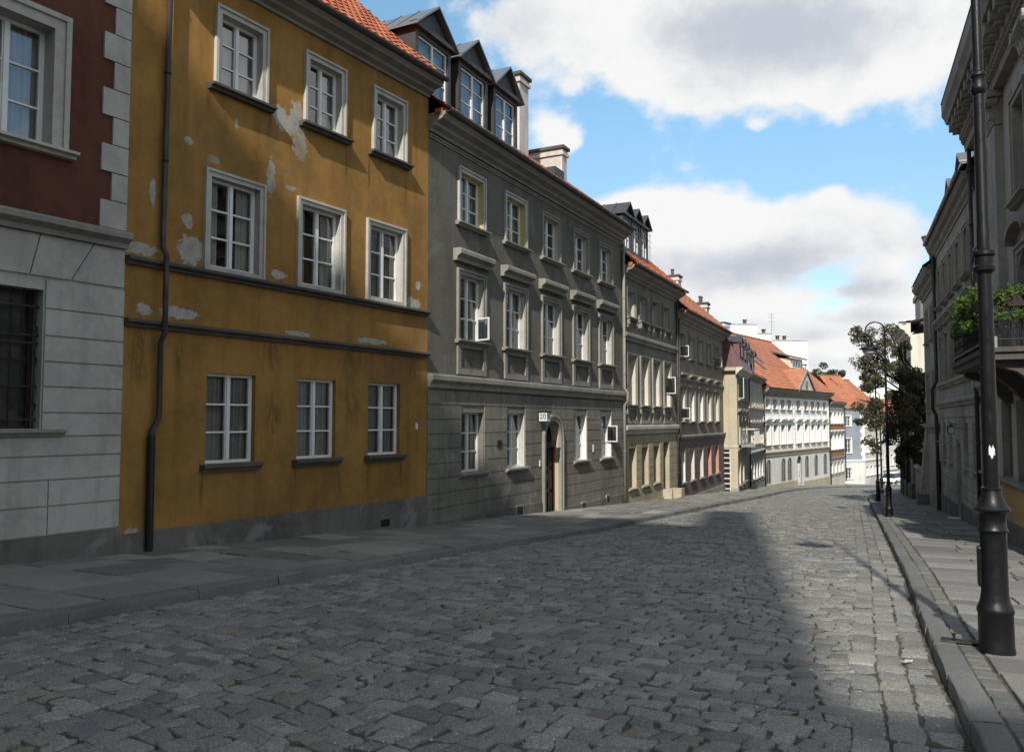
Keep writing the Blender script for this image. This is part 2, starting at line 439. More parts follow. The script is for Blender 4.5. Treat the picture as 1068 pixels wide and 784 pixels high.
def roof(h, eo, ze, pitch, mat='tiles', u0=0, u1=None, D=None, step=.055, tile=.22, course=.34, rows=None, name='roof', d0=None):
    """front slope of real pantiles from the eave at outward eo, height ze, up to the ridge; plain rear slope"""
    u1 = h.L if u1 is None else u1; D = D or h.D
    t = R_(pitch); c, sn = math.cos(t), math.sin(t)
    Ls = (eo + D/2)/c
    mb = MB()
    nu = max(2, int((u1-u0)/step)); ss = []
    k = 0
    while k*course < Ls:
        a, b = k*course, min(Ls, (k+1)*course)
        ss += [(a, 0.), (a+.15*(b-a), .15), (b-.002, 1.)]
        k += 1
    i0 = len(mb.v)
    for (q, fr) in ss:
        for i in range(nu+1):
            u = u0+(u1-u0)*i/nu
            hh = .035*(.5+.5*math.cos(2*math.pi*u/tile)) + .03*(1-fr) + .006*math.sin(u*7.3+q*31)
            mb.v.append((u, eo - q*c + hh*sn, ze + q*sn + hh*c))
    W = nu+1
    for r in range(len(ss)-1):
        for i in range(nu):
            mb.f.append((i0+r*W+i, i0+r*W+i+1, i0+(r+1)*W+i+1, i0+(r+1)*W+i)); mb.mk.append(None)
    zr = ze + Ls*sn
    mb.quad([(u0,-D/2,zr+.03),(u1,-D/2,zr+.03),(u1,-D-.3,ze-.2),(u0,-D-.3,ze-.2)])
    mb.box(u0-.0, u1, -D/2-.12, -D/2+.12, zr-.03, zr+.1)
    mb.box(u0, u1, eo-.32, eo-.12, ze-.12, ze+.08*math.tan(t))
    # tile edge and underside at the eave
    mb.quad([(u0,eo,ze-.04),(u1,eo,ze-.04),(u1,eo-.3*c,ze-.04+.3*sn),(u0,eo-.3*c,ze-.04+.3*sn)])
    return h.part(name, mb, mat, recalc=False), zr

def window(h, uc, w, z0, z1, r=.2, surround=None, sill=None, hood=None, jamb=None, curtain=None, frame='frame',
           rows=3, sur_mat='trim', arch=0., open_sash=None, label=None, detail=True, panel=None, brackets=False, mull=.062, sill_mat=None):
    u0, u1 = uc-w/2, uc+w/2
    h.opening(u0, u1, z0, z1, r, jamb, arch)
    f = MB(); t = .045
    fo, fi = -r+.035, -r-.03
    zsp = z1-arch
    f.box(u0, u0+t, fi, fo, z0, zsp); f.box(u1-t, u1, fi, fo, z0, zsp)
    f.box(u0+t, u1-t, fi, fo, z0, z0+t)
    if not arch:
        f.box(u0+t, u1-t, fi, fo, z1-t, z1)
    else:
        K = 12; hw = w/2
        for k in range(K):
            a0, a1 = math.pi*k/K, math.pi*(k+1)/K
            pr = [(uc-hw*math.cos(a0), zsp+arch*math.sin(a0)), (uc-hw*math.cos(a1), zsp+arch*math.sin(a1)),
                  (uc-(hw-t)*math.cos(a1), zsp+(arch-t)*math.sin(a1)), (uc-(hw-t)*math.cos(a0), zsp+(arch-t)*math.sin(a0))]
            f.prism_o(pr, fi, fo)
    m2 = mull/2
    f.box(uc-m2, uc+m2, fi-.005, fo+.012, z0+t, z1-t)
    for k in range(1, rows):
        zz = z0+t + (z1-z0-2*t)*k/rows
        f.box(u0+t, uc-m2, fi+.012, fo-.012, zz-.014, zz+.014)
        f.box(uc+m2, u1-t, fi+.012, fo-.012, zz-.014, zz+.014)
    if detail:   # inner sash stiles
        for a, b in ((u0+t, uc-m2), (uc+m2, u1-t)):
            f.box(a, a+.018, fi+.006, fo-.008, z0+t, z1-t); f.box(b-.018, b, fi+.006, fo-.008, z0+t, z1-t)
    win = h.part('window', f, frame, label=label)
    g = MB(); g.quad([(u0+.02,-r-.004,z0+.02),(u1-.02,-r-.004,z0+.02),(u1-.02,-r-.004,z1-.02),(u0+.02,-r-.004,z1-.02)])
    if arch:
        g = MB(); K = 12; hw = w/2-.01
        g.quad([(u0+.01,-r-.004,z0+.02),(u1-.01,-r-.004,z0+.02)] + [(uc+hw*math.cos(math.pi*k/K), -r-.004, zsp+(arch-.01)*math.sin(math.pi*k/K)) for k in range(K+1)])
    h.part('pane', g, 'glass', win, recalc=False)
    if curtain:
        c = MB(); kind, cm = curtain
        spans = {'full': [(u0, u1+.15, 0)], 'sides': [(u0, u0+w*.34, 0), (u1-w*.3, u1+.15, 0)], 'left': [(u0, uc-.02, 0)], 'right': [(uc, u1, 0)], 'low': [(u0, u1, (z1-z0)*.42)]}[kind]
        for (a, b, cut) in spans:
            n = max(6, int((b-a)/.025)); ph = random.uniform(0, 6)
            for i in range(n):
                def wy(k): return -r-.1 + .022*math.sin(ph+k*2.1) + .012*math.sin(ph*2+k*.9)
                ua, ub = a+(b-a)*i/n, a+(b-a)*(i+1)/n
                c.quad([(ua,wy(i),z0-.02),(ub,wy(i+1),z0-.02),(ub,wy(i+1),z1+.05-cut),(ua,wy(i),z1+.05-cut)])
        h.part('curtain', c, cm, win, recalc=False, smooth=False)
    if surround:
        bw, so = surround
        s = MB()
        a = z0 if sill else z0-bw
        for (x0, x1, q0, q1) in ((u0-bw, u0, a, z1), (u1, u1+bw, a, z1), (u0-bw, u1+bw, z1, z1+bw)):
            s.box(x0, x1, -.01, so*.6, q0, q1)
        e = bw*.3
        s.box(u0-bw-.012, u0-bw+e, -.01, so, a, z1+bw-e); s.box(u1+bw-e, u1+bw+.012, -.01, so, a, z1+bw-e)
        s.box(u0-bw-.012, u1+bw+.012, -.01, so+.004, z1+bw-e, z1+bw+.012)
        if not sill: s.box(u0, u1, -.01, so*.6, a, z0)
        h.part('surround', s, sur_mat, win)
    if sill:
        ov, so, th = sill
        s = MB()
        bw = surround[0] if surround else 0
        s.prism([(-r+.02,z0-th),(so*.55,z0-th),(so*.6,z0-th*.6),(so,z0-th*.5),(so,z0-th*.12),(-r+.02,z0-.0)], u0-bw-ov, u1+bw+ov)
        if brackets:
            for x in (u0-bw, u1+bw-.12):
                s.box(x, x+.12, -.01, so*.8, z0-th-.2, z0-th+.003)
                s.box(x+.02, x+.1, -.01, so*.5, z0-th-.3, z0-th-.2)
        h.part('sill', s, sill_mat or sur_mat, win)
    if hood:
        zb_, zt_, ov, ho = hood
        bw = surround[0] if surround else 0
        s = MB(); s.prism(ledge(zb_, zt_, ho), u0-bw-ov, u1+bw+ov)
        h.part('hood', s, sur_mat, win)
    if panel:
        zb_, zt_ = panel; bw = surround[0] if surround else .1
        s = MB(); a, b = u0-bw, u1+bw; k = .14
        s.box(a, a+k, -.01, .05, zb_, zt_); s.box(b-k, b, -.01, .05, zb_, zt_)
        s.box(a+k, b-k, -.01, .05, zb_, zb_+k); s.box(a+k, b-k, -.01, .05, zt_-k*.7, zt_)
        h.part('apron', s, sur_mat, win)
    if open_sash:
        side, ang, zz0, zz1, sw = open_sash   # casement swung out of the wall
        s = MB(); uh = u0+t if side < 0 else u1-t
        def P(a, o):  # a along sash from the hinge
            an = R_(ang); return (uh - side*a*math.cos(an), -r+.04+a*math.sin(an)+o*0)
        def bar(a0, a1, q0, q1):
            p, q = P(a0, 0), P(a1, 0); tx = .016
            an = R_(ang); nx, no = tx*math.sin(an), tx*math.cos(an)*side
            base = [(p[0]-nx, p[1]-no), (q[0]-nx, q[1]-no), (q[0]+nx, q[1]+no), (p[0]+nx, p[1]+no)]
            i = len(s.v)
            s.v += [(x, o, q0) for x, o in base] + [(x, o, q1) for x, o in base]
            for fc in ((0,1,2,3),(4,5,6,7),(0,1,5,4),(1,2,6,5),(2,3,7,6),(3,0,4,7)):
                s.f.append(tuple(i+k for k in fc)); s.mk.append(None)
        b = .034
        bar(0, b, zz0, zz1); bar(sw-b, sw, zz0, zz1); bar(b, sw-b, zz0, zz0+b); bar(b, sw-b, zz1-b, zz1)
        cs = h.part('open_casement', s, frame, win)
        g = MB(); p, q = P(.03, 0), P(sw-.03, 0)
        g.quad([(p[0],p[1],zz0+.03),(q[0],q[1],zz0+.03),(q[0],q[1],zz1-.03),(p[0],p[1],zz1-.03)])
        h.part('casement_pane', g, 'glass', win, recalc=False)
    return win

def blocks(h, u0, u1, z0, z1, ch, bl, out=.025, gap=.022, mk=None, joints=True, avoid=0.02):
    """rusticated courses standing proud of the wall, cut round the openings"""
    n = max(1, round((z1-z0)/ch)); ch = (z1-z0)/n
    for k in range(n):
        a, b = z0+k*ch, z0+(k+1)*ch-gap
        cuts = [(o[0]-avoid, o[1]+avoid) for o in h.op if o[2]-avoid < b and o[3]+avoid > a]
        iv = [(u0, u1)]
        for c0, c1 in cuts:
            nx = []
            for p, q in iv:
                if c1 <= p or c0 >= q: nx.append((p, q)); continue
                if c0 > p: nx.append((p, c0))
                if c1 < q: nx.append((c1, q))
            iv = nx
        js = []
        if joints and bl:
            x = u0 + (bl*.5 if k % 2 else 0)
            while x < u1: js.append(x); x += bl
        for p, q in iv:
            pts = [p]+[j for j in js if p+.1 < j < q-.1]+[q]
            for i, (x, y) in enumerate(zip(pts, pts[1:])):
                y2 = y-(gap*.6 if i < len(pts)-2 else 0)
                h.mb.box(x, y2, -.005, out, a, b, mk)

def downpipe(h, pts, r=.05, mat='pipe', lower=None, name='downpipe'):
    mb = MB(); mb.tube(pts, r, 12)
    z = [p[2] for p in pts]
    zz = max(z)-.6
    while zz > min(z)+.5:
        q = None
        for a, b in zip(pts, pts[1:]):
            if min(a[2], b[2]) <= zz <= max(a[2], b[2]) and abs(a[2]-b[2]) > .3:
                t = (zz-a[2])/(b[2]-a[2]); q = tuple(a[i]+t*(b[i]-a[i]) for i in range(3))
        if q: mb.tube([(q[0],q[1],zz-.02),(q[0],q[1],zz+.02)], r*1.22, 12)
        zz -= 1.35
    o = h.part(name, mb, mat, smooth=False)
    for p in o.data.polygons: p.use_smooth = len(p.vertices) == 4
    if lower:
        m2 = MB(); m2.tube(lower, r*1.35, 12)
        o2 = h.part('downpipe_base', m2, 'pipe_black')
    return o

def dormer(h, uc, w, z0, z1, zp, o, depth, mat='brownmetal', roofmat='tinlight', ov=.14):
    """gabled dormer: cheeks, pediment, two sloped sheets, and a tall window"""
    mb = MB(); u0, u1 = uc-w/2, uc+w/2; c = .13
    mb.box(u0, u0+c, o-depth, o, z0-.25, z1); mb.box(u1-c, u1, o-depth, o, z0-.25, z1)
    mb.box(u0+c, u1-c, o-.25, o-.003, z1-.16, z1)
    mb.box(u0+c, u1-c, o-.25, o-.003, z0-.25, z0)
    mb.prism_o([(u0,z1),(u1,z1),(uc,zp-.1)], o-depth, o+.01)
    mb.box(u0-ov*.7, u1+ov*.7, o-.1, o+.1, z1-.05, z1+.05)
    d = h.part('dormer', mb, mat)
    r = MB(); tk = .05
    sl = (zp-z1)/(w/2)
    for sg in (-1, 1):
        e = uc+sg*(w/2+ov); ze = z1-ov*sl+.06
        pr = [(uc, zp), (e, ze), (e, ze+tk), (uc, zp+tk)]
        r.prism_o(pr, o-depth-.6, o+.16)
        k = .4
        while k < depth:
            for_ = [(uc, zp+tk), (e, ze+tk), (e, ze+tk+.025), (uc, zp+tk+.025)]
            r.prism_o(for_, o-k-.02, o-k+.02); k += .5
    h.part('dormer_roof', r, roofmat, d)
    f = MB(); a, b = u0+c, u1-c; t = .05; fo = o-.05
    f.box(a, a+t, fo-.05, fo, z0, z1-.16); f.box(b-t, b, fo-.05, fo, z0, z1-.16)
    f.box(a+t, b-t, fo-.05, fo, z0, z0+t); f.box(a+t, b-t, fo-.05, fo, z1-.16-t, z1-.16)
    f.box(uc-.035, uc+.035, fo-.05, fo+.01, z0+t, z1-.16-t)
    for k in (1, 2):
        zz = z0 + (z1-.16-z0)*k/3
        f.box(a+t, uc-.035, fo-.04, fo-.01, zz-.013, zz+.013); f.box(uc+.035, b-t, fo-.04, fo-.01, zz-.013, zz+.013)
    h.part('dormer_window', f, 'frame', d)
    g = MB(); g.quad([(a,fo-.03,z0),(b,fo-.03,z0),(b,fo-.03,z1-.16),(a,fo-.03,z1-.16)])
    h.part('dormer_pane', g, 'glass', d, recalc=False)
    cu = MB()
    n = 24
    for i in range(n):
        ua, ub = a+(b-a)*i/n, a+(b-a)*(i+1)/n
        cu.quad([(ua,fo-.2+.02*math.sin(i*1.9),z0),(ub,fo-.2+.02*math.sin(i*1.9+1.9),z0),(ub,fo-.2+.02*math.sin(i*1.9+1.9),z1-.1),(ua,fo-.2+.02*math.sin(i*1.9),z1-.1)])
    h.part('dormer_curtain', cu, 'curtain', d, recalc=False)
    return d

def chimney(h, u0, u1, o0, o1, z0, z1, parent, mat='chimney', pots=0):
    mb = MB()
    mb.box(u0, u1, o0, o1, z0, z1-.32)
    mb.box(u0-.06, u1+.06, o0-.06, o1+.06, z1-.32, z1-.22)
    mb.box(u0-.02, u1+.02, o0-.02, o1+.02, z1-.22, z1-.1)
    mb.box(u0-.09, u1+.09, o0-.09, o1+.09, z1-.1, z1, 'trim_dark')
    for k in range(pots):
        x = u0+(u1-u0)*(k+.5)/pots
        mb.lathe([(.09,z1-.01),(.08,z1+.3),(.11,z1+.32),(.11,z1+.38)], (x,(o0+o1)/2), 10, 'trim_dark')
    return h.part('chimney', mb, mat, parent)

def gutter(h, o, z, u0=0, u1=None, mat='tin'):
    u1 = h.L if u1 is None else u1
    mb = MB(); K = 7
    pr = [(o+.07*math.cos(math.pi+math.pi*k/K)+.07, z+.07*math.sin(math.pi+math.pi*k/K)) for k in range(K+1)]
    pr += [(p[0]*1. - (p[0]-(o+.07))*.12, z+(p[1]-z)*.85) for p in pr[::-1]]
    mb.prism(pr, u0, u1); return h.part('gutter', mb, mat)

DR = (('full','curtain'), ('sides','curtain'), ('full','curtain_dark'), ('sides','curtain'), ('left','curtain'), ('full','curtain_dark'), ('low','curtain'), None)
def ch(*k): return DR[random.choice(k)]

# ---- ochre house ---------------------------------------------------------
su = .12
dY = (math.sin(R_(31.7)), math.cos(R_(31.7)))
oY = (-5.50-su*dY[0], 11.70-su*dY[1])
Y = House('townhouse', 'ochre yellow plaster townhouse with flaking grey patches between the red and grey fronts', oY, 31.7, 6.96+su, 8.9, 9, 'yellow')
M['yellow'] = plaster('ochre_plaster', (.325,.176,.052), .42, .6, [(u+su, z-Y.z0, a, b) for u, z, a, b in YP], (.40,.38,.33), blotch=(.25,.13,.038), grime=(.17,.105,.045), drips=[(u+su, z-Y.z0, a, b) for u, z, a, b in YD])
for uc, cu, w in ((1.87,0,.84),(3.80,1,.82),(5.64,1,.82)):
    window(Y, uc+su, w, 7.0, 8.22, .15, (.11,.07), (.12,.17,.1), None, 'trim_pale', DR[cu], sill_mat='trim_dark', sur_mat='trim_pale')
for uc, cu in ((1.80,3),(3.75,3),(5.58,2)):
    window(Y, uc+su, .98, 4.06, 5.5, .14, (.105,.06), None, None, 'trim_pale', DR[cu], sur_mat='trim_pale')
for uc, cu in ((1.80,2),(3.70,0),(5.57,2)):
    window(Y, uc+su, .97, .93, 2.36, .12, None, (.1,.13,.13), None, None, DR[cu], sill_mat='trim_dark')
Y.mb.box(0, Y.L, -.01, .035, Y.zb, -.0, 'plinth')
Y.finish_wall([(99,'yellow')], 13.4)
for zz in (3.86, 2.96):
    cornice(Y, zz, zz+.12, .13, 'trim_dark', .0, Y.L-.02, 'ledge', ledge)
cornice(Y, 8.7, 8.99, .44, 'trim', 0, Y.L-.02)
yr, zr = roof(Y, .48, 9.01, 43, 'tiles', u1=Y.L+.02)
gutter(Y, .43, 9.03)
downpipe(Y, [(.58,.08,8.8),(.55,.08,4.2),(.54,.19,4.05),(.54,.19,2.9),(.54,.1,2.75),(.54,.1,1.65),(.44,.08,1.45),(.44,.08,.1)], .041, 'pipe', [(.44,.08,1.4),(.44,.08,-.32)])
mb = MB(); mb.box(5.45+su, 5.72+su, .0, .04, -.5, -.36, 'door_black'); mb.box(5.40+su, 5.77+su, -.005, .037, -.54, -.32)
Y.part('cellar_vent', mb, 'plinth')
mb = MB(); mb.box(6.55+su, 6.62+su, .0, .03, 1.42, 1.56); Y.part('doorbell_box', mb, 'sign')

# ---- red upper floor over white rusticated base ---------------------------
LR = 9.0
oRd = (oY[0]-LR*dY[0], oY[1]-LR*dY[1])
RD = House('townhouse', 'townhouse of dark red plaster above a grey rusticated ground floor, white quoins at its corner', oRd, 31.7, LR-.008, 10.9, 9, 'red')
k = LR+su*0   # u on the old scale + LR + su
def ru(u): return u+LR+su
window(RD, ru(-1.72), .98, 5.22, 6.84, .24, (.2,.08), (.1,.2,.1), None, 'trim_pale', ('full','curtain'), sur_mat='trim_pale')
window(RD, ru(-4.9), .98, 5.22, 6.84, .24, (.2,.08), (.1,.2,.1), None, 'trim_pale', ('full','curtain'), sur_mat='trim_pale')
for uc in (-1.75, -4.9):
    w = window(RD, ru(uc), 1.0, 1.5, 3.32, .26, None, (.3,.12,.1), None, None, ('full','curtain_dark'), frame='door_wood', rows=2)
    g = MB()
    for i in range(7):
        x = ru(uc)-.46+i*.153
        g.tube([(x,-.1,1.5),(x,-.1,3.32)], .009, 6)
        for zq in (1.75, 2.35, 2.75):
            pts = [(x+.055*math.cos(a)*(1 if a < 9 else .5)*(1-a/12), -.1, zq+.14*math.sin(a*.5)) for a in [j*.6 for j in range(12)]]
            g.tube(pts, .006, 5)
    for zq in (1.62, 2.05, 2.62, 2.72, 3.1):
        g.box(ru(uc)-.5, ru(uc)+.5, -.115, -.085, zq-.012, zq+.012)
    RD.part('window_grille', g, 'iron', w)
    for chd in w.children:
        if chd.name.startswith('pane'): chd.data.materials[0] = M['dark_glass']
RD.mb.box(0, RD.L, -.01, .06, RD.zb, .1, 'plinth')
zlist = [.12,.5,.84,1.15,1.41,1.72,2.06,2.39,2.73,3.09,3.478]
for a, b in zip(zlist, zlist[1:]):
    blocks(RD, 0, RD.L, a, b, b-a, 1.6 if a < .6 else 0, .03, .022, 'white_plaster', joints=a < .6)
lines = [(0., 0.)]
for uc in (ru(-4.9), ru(-1.75)):
    lines += [(uc-.85, uc-1.15), (uc-.3, uc-.42), (uc+.3, uc+.42), (uc+.85, uc+1.15)]
lines.append((RD.L, RD.L))
for (b0, t0), (b1, t1) in zip(lines, lines[1:]):
    RD.mb.prism_o([(b0+.011,3.5),(b1-.011,3.5),(t1-.011,4.04),(t0+.011,4.04)], -.005, .03, 'white_plaster')
# quoins
z = 4.32; k = 0
while z < 10.4:
    hh = .40
    RD.mb.box(RD.L-(.40 if k % 2 == 0 else .24), RD.L+.0, -.005, .035, z, z+hh-.015, 'white_plaster')
    z += hh; k += 1
RD.finish_wall([(4.2,'white_plaster'),(99,'red')], 15)
cornice(RD, 4.05, 4.28, .2, 'trim', None, RD.L, 'ledge', ledge)
cornice(RD, 10.5, 11.0, .5, 'trim')
roof(RD, .55, 11.0, 42, 'tiles')

# ---- big grey house --------------------------------------------------------
G1 = House('townhouse', 'big dark grey townhouse with arched doorway and three dark metal dormers', (-1.84,17.62), 27.2, 12.60, 8.2, 9, 'grey')
U5 = (1.90, 4.22, 6.48, 8.72, 10.92)
for i, uc in enumerate(U5):
    window(G1, uc, 1.06, 6.25, 7.44, .16, (.11,.06), (.1,.15,.1), None, 'yellowjamb' if i < 2 else 'trim_pale', (DR[1],DR[0],DR[4],DR[0],DR[1])[i], sur_mat='trim' if i > 1 else 'trim_pale', sill_mat='trim')
for i, uc in enumerate(U5):
    window(G1, uc, 1.1, 3.5, 5.02, .16, (.12,.06), (.08,.16,.1), (5.3,5.58,.16,.22), 'trim_pale', (DR[1],DR[3],DR[0],DR[1],DR[0])[i], panel=(2.68,3.4),
           open_sash=(1, 72, 3.55, 4.1, .42) if i == 0 else None)
for i, (uc, w) in enumerate(((1.98,1.05),(4.25,1.0),(8.66,1.0),(10.88,1.0))):
    window(G1, uc, w, .4, 1.8, .18, None, (.12,.13,.1), None, ('greystone','trim_pale','jamb_white','jamb_white')[i], (DR[0],DR[1],DR[0],DR[1])[i], sill_mat='trim',
           open_sash=(1, 80, .9, 1.45, .42) if i == 3 else None)
# arched doorway
G1.opening(5.98, 7.02, -1.15, 1.62, .24, 'cream', .5)
for (a, b) in ((0, 12.6),):
    blocks(G1, a, b, -.95, 2.3, .31, 1.45, .022, .02, 'greystone', avoid=.03)
G1.mb.box(0, 5.72, -.01, .07, G1.zb, -.62, 'plinth')
G1.mb.box(7.28, 12.6, -.01, .07, G1.zb, -.93, 'plinth')
G1.finish_wall([(2.32,'greystone'),(99,'grey')], 11.7)
cornice(G1, 2.33, 2.64, .15, 'trim', .02, 12.58, 'ledge', ledge)
cornice(G1, 7.98, 8.36, .44, 'trim', .0, 12.6)
cornice(G1, 7.84, 7.92, .07, 'trim', .0, 12.6, 'ledge', ledge)
rf, zr = roof(G1, .48, 8.38, 38, 'tiles')
gutter(G1, .44, 8.40)
# door surround, leaf, transom
s = MB(); K = 16; uc, hw, zsp, ah, bw = 6.5, .52, 1.12, .5, .15
for sg in (-1, 1):
    s.box(uc+sg*hw, uc+sg*(hw+bw), -.01, .08, -1.2, zsp)
    s.box(uc+sg*(hw+bw-.05), uc+sg*(hw+bw+.02), -.01, .105, -1.2, zsp)
for k in range(K):
    a0, a1 = math.pi*k/K, math.pi*(k+1)/K
    def ap(r0, r1, a): return (uc-r0*math.cos(a), zsp+r1*math.sin(a))
    s.prism_o([ap(hw,ah,a0), ap(hw,ah,a1), ap(hw+bw,ah+bw,a1), ap(hw+bw,ah+bw,a0)], -.01, .08)
    s.prism_o([ap(hw+bw-.05,ah+bw-.05,a0), ap(hw+bw-.05,ah+bw-.05,a1), ap(hw+bw+.02,ah+bw+.02,a1), ap(hw+bw+.02,ah+bw+.02,a0)], -.01, .105)
dsur = G1.part('door_surround', s, 'trim')
d = MB(); o = -.19
d.box(5.98, 6.5, o-.05, o, -1.1, .85); d.box(6.5, 7.02, o-.05, o+.003, -1.1, .85)
for x in (6.02, 6.54):
    for q0, q1 in ((-1.0,-.45),(-.35,.2),(.3,.78)):
        d.box(x+.05, x+.4, o, o+.03, q0, q1)
d.box(6.93, 7.015, o, o+.06, -1.1, .85, 'door_red')
door = G1.part('door', d, 'door_black', label='dark arched door with a red edge')
t = MB(); t.box(5.98, 7.02, o-.05, o+.1, .85, 1.0); t.box(5.98, 7.02, o-.06, o-.05, 1.0, 1.66)
for k in range(9):
    a = math.pi*(k+.5)/9
    t.tube([(6.5,o-.02,1.0),(6.5-.48*math.cos(a),o-.02,1.0+.55*math.sin(a))], .012, 6)
G1.part('transom', t, 'iron', door)
hn = MB(); hn.tube([(6.46,o+.02,-.1),(6.46,o+.07,-.1),(6.46,o+.07,.1)], .012, 8); G1.part('handle', hn, 'steel', door)
st = MB(); st.box(5.7, 7.3, -.4, .28, -1.6, -1.06); G1.part('doorstep', st, 'trim_pale')
# lit number sign: white box on a bracket with the number 20
sg = MB(); sg.box(5.5, 5.7, .08, .32, 1.6, 1.84); sg.box(5.56, 5.64, -.01, .08, 1.68, 1.74, 'iron'); sg.box(5.48, 5.72, .06, .34, 1.84, 1.87, 'iron')
sign = G1.part('house_number_sign', sg, 'sign')
def text_mesh(name, txt, size, h, u, o, z, parent, mat='sign_text', turn=0.):
    cu = bpy.data.curves.new(name, 'FONT'); cu.body = txt; cu.size = size; cu.align_x = 'CENTER'; cu.align_y = 'CENTER'; cu.extrude = .004
    to = bpy.data.objects.new(name, cu); col.objects.link(to)
    dg = bpy.context.evaluated_depsgraph_get()
    me = bpy.data.meshes.new_from_object(to.evaluated_get(dg))
    bpy.data.objects.remove(to)
    me.transform(Matrix.Rotation(math.pi/2, 4, 'X')); me.transform(Matrix.Rotation(turn, 4, 'Z')); me.transform(Matrix.Translation((u, -o, z-h.z0)))
    me.materials.clear(); me.materials.append(M[mat])
    ob = bpy.data.objects.new(name, me); col.objects.link(ob); ob.parent = parent; return ob
text_mesh('number', '20', .2, G1, 5.498, .2, 1.72, sign, turn=-math.pi/2)
text_mesh('number', '20', .17, G1, 5.6, .322, 1.72, sign)
def cellar(h, u, z, w=.28, hh=.24, o=.075):
    mb = MB(); mb.box(u-w/2, u+w/2, -.02, o, z, z+hh); mb.box(u-w/2-.04, u+w/2+.04, -.02, o-.003, z-.04, z+hh+.04, 'trim')
    return h.part('cellar_vent', mb, 'door_black')
cellar(G1, 4.35, -.95, .34, .32); cellar(G1, 8.75, -1.15, .26, .22); cellar(G1, 10.9, -1.1, .24, .22)
mb = MB(); mb.box(3.18, 3.38, -.01, .045, .95, 1.12); G1.part('wall_plate', mb, 'iron')
mb = MB(); mb.box(5.62, 5.70, -.01, .045, .35, .52); mb.box(7.32, 7.4, -.01, .045, .1, .3, 'iron'); G1.part('doorbell_box', mb, 'sign')
mb = MB(); mb.box(9.62, 9.72, -.01, .045, .62, .85); G1.part('small_notice', mb, 'sign')
for uc, w_ in ((.66, 1.5), (2.5, 1.46), (4.24, 1.38)):
    dormer(G1, uc, w_, 9.02, 10.42, 11.08, -.3, 2.4)
fl = MB(); c42, s42 = math.cos(R_(38)), math.sin(R_(38))
fl.quad([(.02,.5,8.47),(5.2,.5,8.47),(5.2,.5-.85*c42,8.47+.85*s42),(.02,.5-.85*c42,8.47+.85*s42)]); G1.part('roof_flashing', fl, 'brownmetal', rf)
chimney(G1, 7.95, 8.6, -2.4, -1.75, 9.0, 12.75, rf)
chimney(G1, 10.3, 10.7, -3.0, -1.3, 8.8, 11.0, rf)
sk = MB(); t42 = math.tan(R_(42))
def roofz(h_eo, ze, pitch, o): return ze + (h_eo-o)*math.tan(R_(pitch))
zz = roofz(.48, 8.38, 38, -.6)
sk.box(7.7, 8.4, -.9, -.4, zz-.35, zz+.2); G1.part('skylight', sk, 'brownmetal', rf)
downpipe(G1, [(12.5,.1,7.9),(12.5,.1,2.75),(12.5,.22,2.6),(12.5,.22,2.3),(12.5,.1,2.15),(12.5,.1,-1.2)], .05, 'grey4')

# ---- second grey house (three small dormers, sandy base) -------------------
G2 = House('townhouse', 'narrow grey townhouse with sandy stone ground floor, second grey front from the ochre house', (3.93,28.83), 26.2, 7.29, 7.0, 9, 'grey2')
U4 = (.93, 2.40, 4.03, 5.66)
for i, uc in enumerate(U4):
    window(G2, uc, .86, 5.38, 6.35, .22, (.1,.06), (.05,.16,.09), None, 'trim_pale', ch(0,1,4), brackets=True, sill_mat='trim', detail=False)
for i, uc in enumerate((.98, 2.58, 4.15, 5.75)):
    window(G2, uc, .96, 2.2, 3.95, .24, (.1,.06), (.06,.14,.09), None, 'creampale', ch(0,1,2), panel=(1.5,2.1), detail=False,
           open_sash=(1, 82, 2.75, 3.45, .48) if i == 3 else None)
for uc in (1.0, 2.55, 4.1):
    window(G2, uc, .86, -.82, .62, .32, None, (.08,.1,.08), None, 'cream', ch(2,3), detail=False, sill_mat='cream')
G2.opening(5.05, 5.95, -1.7, .72, .4, 'cream', 0)
blocks(G2, 0, G2.L, -1.45, 1.1, .32, 1.1, .02, .02, 'sand2')
G2.mb.box(0, 4.9, -.01, .06, G2.zb, -1.45, 'plinth_pale')
G2.finish_wall([(1.12,'sand2'),(99,'grey2')], 11.0)
cornice(G2, 1.12, 1.46, .16, 'trim_pale', .0, 7.27, 'ledge', ledge)
cornice(G2, 4.5, 4.78, .14, 'trim', .05, 7.2, 'ledge', ledge)
cornice(G2, 6.78, 7.15, .46, 'trim', 0, 7.29)
rf, zr = roof(G2, .5, 7.17, 42, 'tiles', step=.08)
gutter(G2, .47, 7.19)
mb = MB(); mb.box(5.05, 5.95, -.42, -.36, -1.6, .72); mb.box(5.12, 5.46, -.36, -.34, -1.4, -.3); mb.box(5.54, 5.88, -.36, -.34, -1.4, -.3)
mb.box(5.12, 5.46, -.36, -.34, -.2, .6); mb.box(5.54, 5.88, -.36, -.34, -.2, .6); dd = G2.part('door', mb, 'door_wood')
hn = MB(); hn.tube([(5.5,-.34,-.6),(5.5,-.29,-.6),(5.5,-.29,-.45)], .012, 8); G2.part('handle', hn, 'steel', dd)
mb = MB(); mb.box(4.9, 6.3, -.4, .45, -2.1, -1.55); mb.box(4.9, 5.05, -.01, .4, -1.55, -1.15); mb.box(6.0, 6.5, -.01, .5, -1.55, -1.2); G2.part('doorstep', mb, 'cream')
cellar(G2, 2.5, -1.75, .3, .2); cellar(G2, 4.2, -1.85, .3, .2)
for uc in (1.5, 2.62, 3.74):
    dormer(G2, uc, 1.0, 8.1, 9.32, 9.78, -.3, 2.2, 'brownmetal', 'tin', .1)
downpipe(G2, [(7.1,.1,6.75),(7.1,.1,1.6),(7.1,.22,1.45),(7.1,.22,1.1),(7.1,.1,.95),(7.1,.1,-1.8)], .05, 'pipe')

